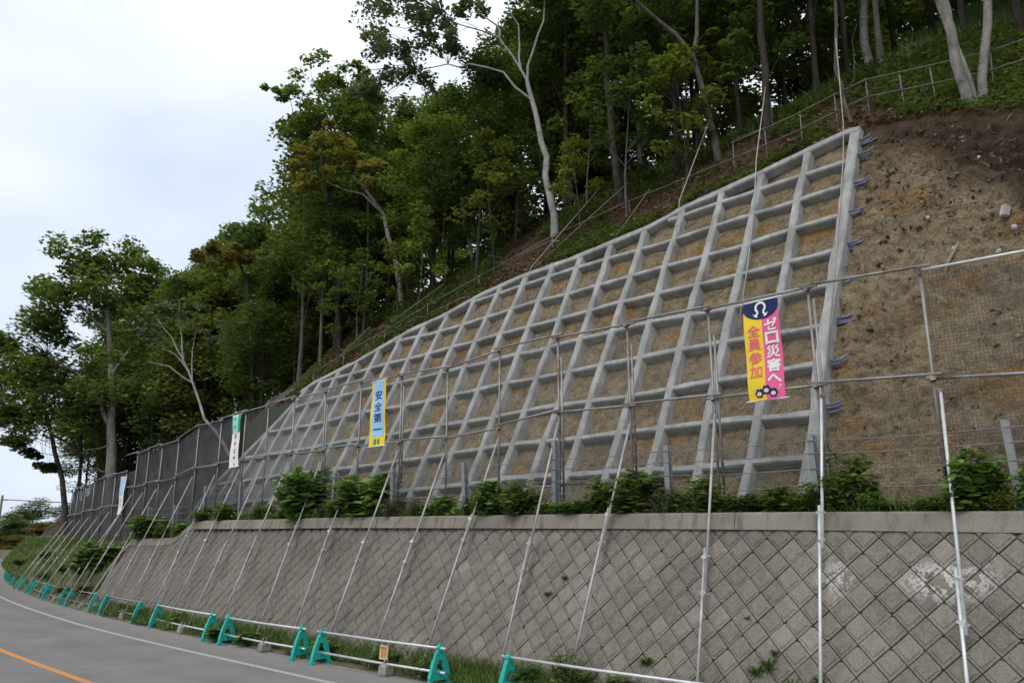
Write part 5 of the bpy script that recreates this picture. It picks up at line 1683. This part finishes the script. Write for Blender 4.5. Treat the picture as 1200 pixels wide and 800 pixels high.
named_tree('spotted_birch', 'birch with dark spotted bark a little way up the green slope', [P(8.04, 24.49, 17.3), P(8.04, 24.49, 18.74), P(8.02, 24.51, 20.36), P(8.0, 24.5, 24)], .15, .10, [], [(*P(8, 24.5, 25), 1.5), (*P(9, 24.5, 24.4), 1.3)], 'leaf_dark', 'birch', 18, per=90, L=.24, Wd=.14)
named_tree('forked_tree', 'dark leaning trunk with a long pale bough reaching up left', [P(11.22, 20.25, 14.0), P(11.43, 20.05, 15.82), P(11.7, 19.78, 17.62), P(12.08, 19.39, 18.54), P(12.92, 18.56, 19.79)], .12, .045, [([P(11.7, 19.78, 17.62), P(11.5, 19.9, 19.5), P(11.3, 20, 22)], .09)],
           [(*P(13, 18.6, 20.4), 1.2), (*P(11.3, 20, 22.4), 1.5), (*P(12.2, 19.6, 21.6), 1.3)], 'leaf_mid', 'greybark', 19, per=90, L=.22, Wd=.13)
named_tree('bright_sapling', 'sapling with bright yellow green sprays lit in front of the dark forest', [P(11.9, 19.6, 13.7), P(11.8, 19.4, 15.6), P(11.6, 19.2, 17.2)], .05, .02, [([P(11.8, 19.4, 16), P(12.4, 18.6, 16.9), P(12.9, 18, 17.2)], .02)],
           [(4.86, 22.2, 17.33, .42), (5.41, 22.2, 17.63, .42), (6.09, 22.2, 17.69, .42), (6.6, 22.2, 17.27, .4), (4.57, 22.2, 16.87, .35), (6.7, 22.2, 16.72, .35), (5.1, 22.2, 16.87, .35)], 'leaf_light', 'bark', 20, per=55, L=.17, Wd=.10, flat=.3, cl_per=4)
named_tree('straight_tree', 'straight dark trunk beside the rope above the middle of the grid', [P(9.53, 19.94, 13.9), P(9.49, 19.98, 16.39), P(9.45, 20.02, 18.72), P(9.4, 20, 22)], .12, .07, [], [(*P(9.4, 20, 22.4), 1.4), (*P(10.2, 20, 21.4), 1.1)], 'leaf_dark', 'bark', 21, per=90, L=.24, Wd=.14)
named_tree('straight_tree', 'dark straight trunk in deep shade above the middle of the grid', [P(15.02, 20.32, 13.9), P(15.21, 20.13, 16.42), P(15.29, 20.04, 18.4), P(15.3, 20, 21)], .15, .09, [], [(*P(15.3, 20, 21.6), 1.6), (*P(14.5, 20, 20.6), 1.3)], 'leaf_dark', 'bark', 22, per=100, L=.24, Wd=.14)
named_tree('slim_sapling', 'pale slim sapling with light green tuft left of the birch', [P(22.94, 20.79, 13.7), P(23.26, 20.47, 15.73), P(23.39, 20.33, 16.81)], .075, .04, [([P(23.1, 20.6, 14.6), P(22.6, 20.6, 15.9)], .03)], [(*P(23.4, 20.2, 17.3), .8), (*P(22.8, 20.2, 17.6), .8), (*P(24, 20, 16.6), .6)], 'leaf_light', 'palebark', 23, per=70, L=.2, Wd=.12, flat=.3)

# ------------------------------------------------------------------ bushes on the wall top
def bush_meshes(seed, L, Wd, nst, per, spread=.75):
    rng = np.random.default_rng(seed); st = MB(); pos = []
    for i in range(nst):
        a = rng.uniform(0, 6.28); k = rng.uniform(.25, 1) * spread * .5
        h = rng.uniform(.55, 1.0) * (1 - .45 * (k / (spread * .5)) ** 2)
        tip = np.array([cos(a) * k, math.sin(a) * k, h])
        base = np.array([cos(a) * k * .25, math.sin(a) * k * .25, -.08])
        mid = (base + tip) / 2 + np.array([0, 0, .08])
        st.tube([base, mid, tip], [.010, .007, .003], 4, cap=False)
        for f in np.linspace(.25, 1.05, 9):
            p = base * (1 - f) ** 2 + 2 * mid * f * (1 - f) + tip * f * f if f <= 1 else tip
            pos.append(clump(p + rng.normal(0, .03, 3), .13, per, rng, .6))
    return st.mesh('stems', smooth=True), quads_mesh('leaves', leaves(np.concatenate(pos), L, Wd, rng, .5, .35))


def tuft_meshes(seed):
    r = np.random.default_rng(seed); out = []; st = MB()
    for i in range(46):
        a = r.uniform(0, 6.28); L = r.uniform(.5, 1.0); up = r.uniform(.25, .9)
        d = np.array([cos(a) * .5, math.sin(a) * .5, up]); sd = np.array([-math.sin(a), cos(a), 0]) * r.uniform(.02, .05)
        p0 = r.normal(0, .05, 3); p1 = p0 + d * L * .55; p2 = p0 + d * L * np.array([1.1, 1.1, .55])
        out += [[p0 - sd * .6, p0 + sd * .6, p1 + sd, p1 - sd], [p1 - sd, p1 + sd, p2 + sd * .1, p2 - sd * .1]]
    st.tube([(0, 0, -.2), (0, 0, .1)], .03, 4)
    return st.mesh('stems'), quads_mesh('leaves', np.array(out))


BV = [bush_meshes(61, .13, .062, 26, 7), bush_meshes(62, .16, .085, 24, 6), bush_meshes(63, .10, .045, 30, 8), bush_meshes(64, .08, .03, 34, 7), tuft_meshes(65), tuft_meshes(66)]
for a, b in BV: a.materials.append(M['bark']); b.materials.append(M['leaf_bush'])


def bush(s, q, z, w, h, var, label, leafm='leaf_bush', group='bushes along the wall top', cat='bush', name='bush'):
    r = empty(name, P(s, q, z), label, cat, group, random.uniform(0, 6.28))
    r.scale = (w / .75, w / .75 * .85, h)
    a, b = link('stems', BV[var][0], None, r), link('leaves', BV[var][1], None, r)
    set_mat(a, M['bark']); set_mat(b, M[leafm])
    return r


for s, w, h, v, lm, lb in (
        (20.4, 1.75, 1.75, 1, 'leaf_bush', 'big rounded green bush below the blue banner, the left of the two large ones'),
        (17.6, 1.7, 1.35, 1, 'leaf_bush', 'large green bush just right of the biggest one on the wall top'),
        (18.7, .8, .7, 2, 'leaf_mid', 'low bush in the gap between the two large bushes'),
        (16.1, .8, .65, 3, 'leaf_dry', 'dry greyish bush beside the large green bushes'),
        (14.6, .95, .62, 0, 'leaf_bush', 'low fresh green bush right of the dry greyish one'),
        (13.6, .6, .55, 3, 'leaf_dry', 'greyish weed hanging over the coping by a guard post'),
        (12.8, 1.05, .95, 0, 'leaf_bush', 'green bush with bright tips under the fifth fence post'),
        (11.75, 1.0, .85, 0, 'leaf_mid', 'green bush at the left foot of the tall guard post'),
        (10.4, 1.0, .42, 2, 'leaf_bush', 'low trailing bush right of the tall guard post'),
        (9.65, .95, .85, 0, 'leaf_mid', 'leafy bush left of the middle guard post'),
        (8.85, 1.1, .98, 1, 'leaf_mid', 'dense bush in front of the middle guard post'),
        (8.1, .6, .55, 3, 'leaf_dark', 'small dark weed right of the middle guard post'),
        (7.55, .85, .78, 0, 'leaf_mid', 'green bush left of the prop under the pink banner'),
        (6.75, .7, .48, 2, 'leaf_dark', 'low dark bush below the pink banner'),
        (6.2, .8, .55, 0, 'leaf_mid', 'low bush at the foot of the grid right edge'),
        (5.5, .75, .62, 0, 'leaf_mid', 'bush behind the bright prop at the grid right edge'),
        (5.0, .8, 1.05, 0, 'leaf_mid', 'tall leafy bush below the bare tan slope'),
        (4.35, .7, .26, 3, 'leaf_bush', 'low weeds on the coping between two leafy bushes'),
        (3.9, .6, .35, 2, 'leaf_bush', 'low green weeds at the left foot of the large right bush'),
        (3.35, .98, 1.02, 1, 'leaf_bush', 'large light green bush behind the bright right prop'),
        (2.55, .5, .80, 1, 'leaf_bush', 'green bush at the right edge behind the guard post'),
        (25.2, .9, .72, 0, 'leaf_mid', 'small bush on the wall top below the white notice banner'),
        (23.9, .7, .4, 3, 'leaf_mid', 'low weed on the wall top between the two small bushes'),
        (22.9, .8, .66, 2, 'leaf_mid', 'small bush left of the biggest bush'),
        (26.9, .95, .6, 0, 'leaf_mid', 'bush at the step down of the wall'),
        (28.8, 1.3, .75, 1, 'leaf_bush', 'bush on the lower tier just past the wall step'),
        (32.2, 2.1, 1.05, 1, 'leaf_bush', 'wide bush on the lower tier near the end of the wall'),
        (30.4, 1.2, .6, 0, 'leaf_mid', 'low bush in the middle of the lower tier')):
    bush(s, 12.12 + random.uniform(-.05, .15), zwall(s) - .06, w, h, v, lb, lm)
for k, (s, w, h, v, lm, lb) in enumerate((
        (15.3, .5, .55, 3, 'leaf_dry', 'dead looking stalks on the coping right of the dry bush'), (13.2, .45, .42, 2, 'leaf_olive', 'small olive weed between the bushes left of the tall guard post'), (11.1, .5, .38, 2, 'leaf_bush', 'small weed at the right foot of the tall guard post'),
        (9.2, .5, .62, 3, 'leaf_olive', 'feathery olive weed between the two middle bushes'), (8.4, .4, .75, 3, 'leaf_dry', 'dry upright stalks left of the middle guard post foot'), (7.1, .5, .42, 2, 'leaf_olive', 'olive weed just right of the prop below the pink banner'), (5.8, .45, .5, 3, 'leaf_olive', 'feathery weed at the right corner of the grid foot'),
        (4.7, .5, .45, 2, 'leaf_bush', 'small weed right of the tall leafy bush'), (3.0, .5, .42, 3, 'leaf_olive', 'feathery weed left of the right edge guard post'), (21.6, .6, .5, 3, 'leaf_olive', 'feathery weed right of the low weeds left of the biggest bush'), (19.4, .6, .45, 3, 'leaf_dry', 'dry weed at the right foot of the biggest bush'))):
    bush(s, 12.1, zwall(s) - .06, w, h, v, lb, lm, 'weeds along the wall top', 'weed', 'weed')
bush(36.3, 11.6, 1.7, 2.0, 1.3, 1, 'large bush spilling over the end of the wall', 'leaf_bush')
bush(38.2, 11.4, 1.5, 1.2, .7, 0, 'dark bush on the bank past the end of the wall', 'leaf_mid')

# weeds in the joints of the block wall and at its foot
k_ = (QT - QB) / 2.75
for s, z, w, lb in ((8.0, 1.0, .42, 'yellowish grass tuft in a wall joint right of the second prop'), (5.18, 1.02, .34, 'small weed in a wall joint left of the bright straight prop'), (5.92, 1.14, .36, 'small green weed in a wall joint, upper of the cluster'),
                    (5.55, .92, .34, 'small weed in a wall joint, lower of the cluster'), (6.1, 1.05, .38, 'small weed in a wall joint at the left of the cluster'), (5.87, 1.33, .24, 'tiny weed in a wall joint above the cluster'), (6.35, 1.75, .16, 'thin brown weed in a wall joint'), (10.1, 2.2, .22, 'tiny weed in a broken wall joint'), (10.4, 1.9, .3, 'small dark weed in a broken wall joint')):
    b = bush(s, QB + k_ * (z - .3) - .03, z, w * .85, w * .9, 4 + (i_w := int(s * 10) % 2), lb, 'leaf_bush' if z < 1.2 else 'leaf_dry', 'weeds growing from the wall joints', 'weed', 'weed')
for s, q, w, h, v, lm, lb in ((9.3, 10.6, .9, .85, 3, 'leaf_mid', 'tall thin weed at the wall foot behind the nearest barricade'), (10.2, 10.55, .7, .6, 3, 'leaf_bush', 'feathery weed at the wall foot beside the nearest barricade stand'), (14.2, 10.5, .6, .5, 0, 'leaf_bush', 'green weed behind the picture board'),
                              (16.3, 10.4, .7, .45, 0, 'leaf_bush', 'green weed in the gap after the second barricade'), (21.2, 10.35, .9, .38, 1, 'leaf_bush', 'broad leaved weed in the gap after the third barricade'), (19.8, 10.4, .6, .32, 1, 'leaf_bush', 'broad leaved weed under the third barricade'),
                              (24.9, 10.75, .8, .5, 0, 'leaf_bush', 'green weed behind the fourth barricade'), (30.2, 10.9, .8, .5, 2, 'leaf_mid', 'green weed behind the fifth barricade'), (12.7, 10.5, .7, .4, 2, 'leaf_bush', 'low weed behind the near end of the second barricade'), (8.2, 10.5, .8, .55, 0, 'leaf_mid', 'leafy weed at the foot of the wall beneath the nearest pipes'),
                              (35.6, 10.9, .8, .4, 2, 'leaf_mid', 'weed low on the bank just past the wall end'), (38.5, 10.8, .9, .35, 3, 'leaf_bush', 'grassy weed low on the bank behind the seventh barricade'), (41.5, 11.4, .9, .4, 0, 'leaf_mid', 'leafy weed half way up the bank behind the seventh barricade'), (44.5, 11.1, 1.0, .4, 3, 'leaf_dry', 'greyish weed on the bank round the bend'), (48.5, 11.8, 1.1, .45, 0, 'leaf_mid', 'green weed high on the bank round the bend'), (55, 11.4, 1.3, .5, 2, 'leaf_mid', 'green weed at the far end of the bank')):
    bush(s, q, .38 if s < 34 else .35 + max(0, (q - 10.5) * 1.25), w, h, v, lb, lm, 'weeds at the foot of the wall', 'weed', 'weed')

# ------------------------------------------------------------------ grass along the verge, litter and herbs at the forest edge
rng = np.random.default_rng(77)


def blades(s, q, z, h, wd, o=roadoff):
    n = len(s)
    base = PA(s, q, z, o)
    a = rng.uniform(0, 6.28, n)
    dx = np.stack([np.cos(a), np.sin(a), np.zeros(n)], -1)
    lean = np.stack([rng.normal(0, .32, n), rng.normal(0, .32, n), np.ones(n)], -1)
    tip = base + lean * h[:, None]
    mid = base + lean * h[:, None] * np.array([.35, .35, .6])
    w = dx * wd[:, None]
    q1 = np.stack([base - w, base + w, mid + w * .75, mid - w * .75], 1)
    q2 = np.stack([mid - w * .75, mid + w * .75, tip + w * .08, tip - w * .08], 1)
    return np.concatenate([q1, q2])


n = 66000
s = 5 + 75 * rng.uniform(0, 1, n) ** 1.5
fb = np.clip((s - 32.5) / 2.5, 0, 1)
u = rng.uniform(0, 1, n) ** .9
wide = np.where(s < 33, .62, 2.35)
q = 10.33 + .08 * fnoise(s * 1.2, s * 0, 2, 2) * 4 + u * wide
keep = (fnoise(s * .8, q * 1.5, 3, 3) > -.16 + .12 * rng.normal(0, 1, n)) & ((s < 33) | (rng.uniform(0, 1, n) < .26))
s, q, u, fb = s[keep], q[keep], u[keep], fb[keep]
z0 = .33 + .08 * (q > 10.25)
zb_ = np.interp(q, [10, 10.35, 10.75, 11.4, 12.1, 12.7], [.3, .4, .75, 1.55, 2.45, 2.95])
z = z0 * (1 - fb) + zb_ * fb
h = rng.uniform(.08, .30, len(s)) * (1 + .5 * fnoise(s * 1.5, q * 2, 6, 3)) * np.clip(.6 + 1.6 * u, 0, 1.6)
def vo(ss_): return off(ss_) + (roadoff(ss_) - off(ss_)) * np.clip((11.0 - q) / .4, 0, 1)
gm = quads_mesh('grass', blades(s, q, z - .03, h, rng.uniform(.004, .010, len(s)) * (1 + s / 30), vo))
tag(link('grass', gm, M['grass']), kind='stuff')

# herbs and litter on the strip between the grid and the forest
n = 42000
s = rng.uniform(-2, 30, n); d = rng.uniform(.05, 1, n) ** 1.3 * 5.0
q = qtop(s) + d
keep = (fnoise(s * .9, q * .9, 9, 3) > np.where(s < 5.5, -.25, .02))
s, q, d = s[keep], q[keep], d[keep]
z = hill(s, q) + .10
c = PA(s, q, z + rng.uniform(0, .40, len(s)) * np.clip(d / 1.5, .3, 1))
hm_ = quads_mesh('herbs', leaves(c, .16, .08, rng, .6))
tag(link('undergrowth', hm_, M['leaf_dark']), kind='stuff')
n = 9000
s = rng.uniform(-2, 30, n); d = rng.uniform(.0, 1, n) ** 1.6 * 5.0; q = qtop(s) + d
c = PA(s, q, hill(s, q) + .09)
tag(link('leaf_litter', quads_mesh('leaf_litter', leaves(c, .13, .09, rng, .8)), M['litter']), kind='stuff')
# grasses on the green slope seen between the trunks
n = 26000
s = rng.uniform(-6, 17, n); q = qtop(s) + rng.uniform(4.5, 30, n)
gs = blades(s, q, hill(s, q) + .05, rng.uniform(.25, .7, n), rng.uniform(.012, .03, n), off)
tag(link('slope_grass', quads_mesh('slope_grass', gs), M['grass']), kind='stuff')
# ragged weeds and dead stalks along the wall top
n = 20000
s = rng.uniform(-2, 34.5, n); q = 12.0 + rng.uniform(0, 1, n) ** 1.4 * 1.0
keep = fnoise(s * 1.3, q * 1.3, 12, 3) > -.07
s, q = s[keep], q[keep]
zw = np.interp(s, [-10, 2.7, 6.2, 9.6, 15.6, 18.2, 22.8, 27.0, 27.6, 28.6, 36], [3.2, 3.26, 3.33, 3.38, 3.45, 3.48, 3.5, 3.54, 3.5, 2.98, 2.96])
hh = rng.uniform(.06, .34, len(s)) * (1 + 1.3 * fnoise(s * 1.1, q, 15, 3))
tag(link('wall_top_weeds', quads_mesh('wall_top_weeds', blades(s, q, zw - .10 + .5 * ((q - 12) / 2.1) ** 2, hh, rng.uniform(.004, .010, len(s)), off)), M['grass']), kind='stuff')
n = 9000
s = rng.uniform(-2, 34.5, n); q = 11.96 + rng.uniform(0, 1, n) ** 1.5 * .8
keep = fnoise(s * 1.1, q * 1.3, 22, 3) > .0
s, q = s[keep], q[keep]
zw = np.interp(s, [-10, 2.7, 6.2, 9.6, 15.6, 18.2, 22.8, 27.0, 27.6, 28.6, 36], [3.2, 3.26, 3.33, 3.38, 3.45, 3.48, 3.5, 3.54, 3.5, 2.98, 2.96])
tag(link('creeping_leaves', quads_mesh('creeping_leaves', leaves(PA(s, q, zw + rng.uniform(-.12, .24, len(s))), .10, .05, rng, .6)), M['leaf_bush']), kind='stuff')
# fallen branches
for k in range(16):
    s = random.uniform(9, 27); q = float(qtop(s)) + random.uniform(.4, 3.5); z = float(hill(s, q)) + .12
    a = random.uniform(-.6, .6); L = random.uniform(.7, 1.8)
    thing_tube('fallen_branch', [P(s + cos(a) * L, q + math.sin(a) * L * .4, float(hill(s + cos(a) * L, q + math.sin(a) * L * .4)) + .3), P(s + .1, q + .1, z + .12), P(s - L * .3, q - .1, float(hill(s - L * .3, q - .1)) + .1)], [.008, .018, .010], M['deadwood'], 'dead branch lying on the leaf strewn strip ' + ('between the birch and the bare slope' if s < 16.5 else 'left of the birch' if s < 22 else 'above the left tip of the grid'), 'branch', 'dead branches above the grid', 5)

# ------------------------------------------------------------------ beyond the bend
mb = MB()
for k in range(14):
    x = -92 + k * 3.1; y = 124 + .05 * x
    mb.box((x, y, .62), (1.52, 0, 0), (0, .2, 0), (0, 0, .66 + .05 * math.sin(k)))
tag(mb.build('low_stone_wall', M['coping']), 'low brownish wall on the far side of the road beyond the bend', 'wall')
far_spec = [(-80, 130, 6.5, 6.2, 'leaf_mid', 'rounded green tree beyond the low far wall at the left edge'), (-74.5, 130, 6, 5.0, 'leaf_rust', 'russet bush beyond the low far wall'), (-77.5, 128, 5, 3.2, 'leaf_rust', 'small brownish shrub on the far roadside'), (-70, 134, 7, 6.8, 'leaf_dark', 'dark green tree beyond the bend next to the russet bush'),
            (-64, 132, 6, 6.4, 'leaf_mid', 'green tree beyond the bend right of the dark green one'), (-84, 140, 7, 7.0, 'leaf_dark', 'dark tree at the far left edge of the view'), (-60, 126, 6, 5.6, 'leaf_dark', 'dark tree closest to the far end of the fence'), (-56, 130, 6, 7.5, 'leaf_dark', 'tall dark tree behind the far end of the bank'),
            (-72.5, 142, 9, 8.2, 'leaf_mid', 'broad green tree in the second row beyond the far wall'), (-79, 146, 10, 8.6, 'leaf_dark', 'broad dark tree in the second row at the left edge'), (-66.5, 143, 9, 8.4, 'leaf_dark', 'broad dark tree in the second row near the bend'), (-88, 150, 10, 9.0, 'leaf_mid', 'green tree in the third row far left'), (-75.8, 126.5, 6, 3.0, 'leaf_gold', 'yellowish bush right behind the low far wall'), (-70.5, 127, 6, 3.2, 'leaf_mid', 'green bush right behind the low far wall'), (-66, 127.5, 6, 3.6, 'leaf_mid', 'green bush at the right end of the low far wall'), (-81, 127, 6, 3.2, 'leaf_mid', 'green bush at the left end of the low far wall')]
for x, y, w, h, lm, lb in far_spec:
    tm, cm = VAR['l'][int(abs(x)) % 3]
    tree_obj((x, y, -h * .3), tm, cm, lb, 'trees beyond the bend', 'bark', lm, random.uniform(0, 6), (w / 5.0, w / 5.0, h * 1.35 / 13), 'roadside_tree')
mb_n = 0
woods = []
for k in range(70):
    x = rng.uniform(-210, 10); y = rng.uniform(172, 225); z = 2.2 + rng.normal(0, .8)
    woods.append(clump((x, y, z + 1.5), rng.uniform(2.5, 4.5), 170, rng, .8))
wm = quads_mesh('far_woods', leaves(np.concatenate(woods), 1.1, .75, rng, .8))
tag(link('far_woods', wm, M['leaf_dark']), kind='stuff')
up = empty('utility_pole', (-62.9, 100, 0), 'grey utility pole with a cross arm at the far left edge', 'utility pole')
mb = MB(); mb.tube([(0, 0, -.3), (.02, 0, 8.0)], [.17, .12], 8); mb.build('pole', M['greybark'], up, smooth=True)
mb = MB(); mb.box((0, -.05, 7.4), (.7, .2, 0), (0, .05, 0), (0, 0, .05)); mb.build('cross_arm', M['post_steel'], up)
mb = MB()
for z, dy in ((7.5, .0), (7.45, .3)):
    mb.tube([(.1, dy, z), (8, 2, z - .35), (16, 5, z - .1)], .03, 4)
mb.build('wire', M['cable'], up)
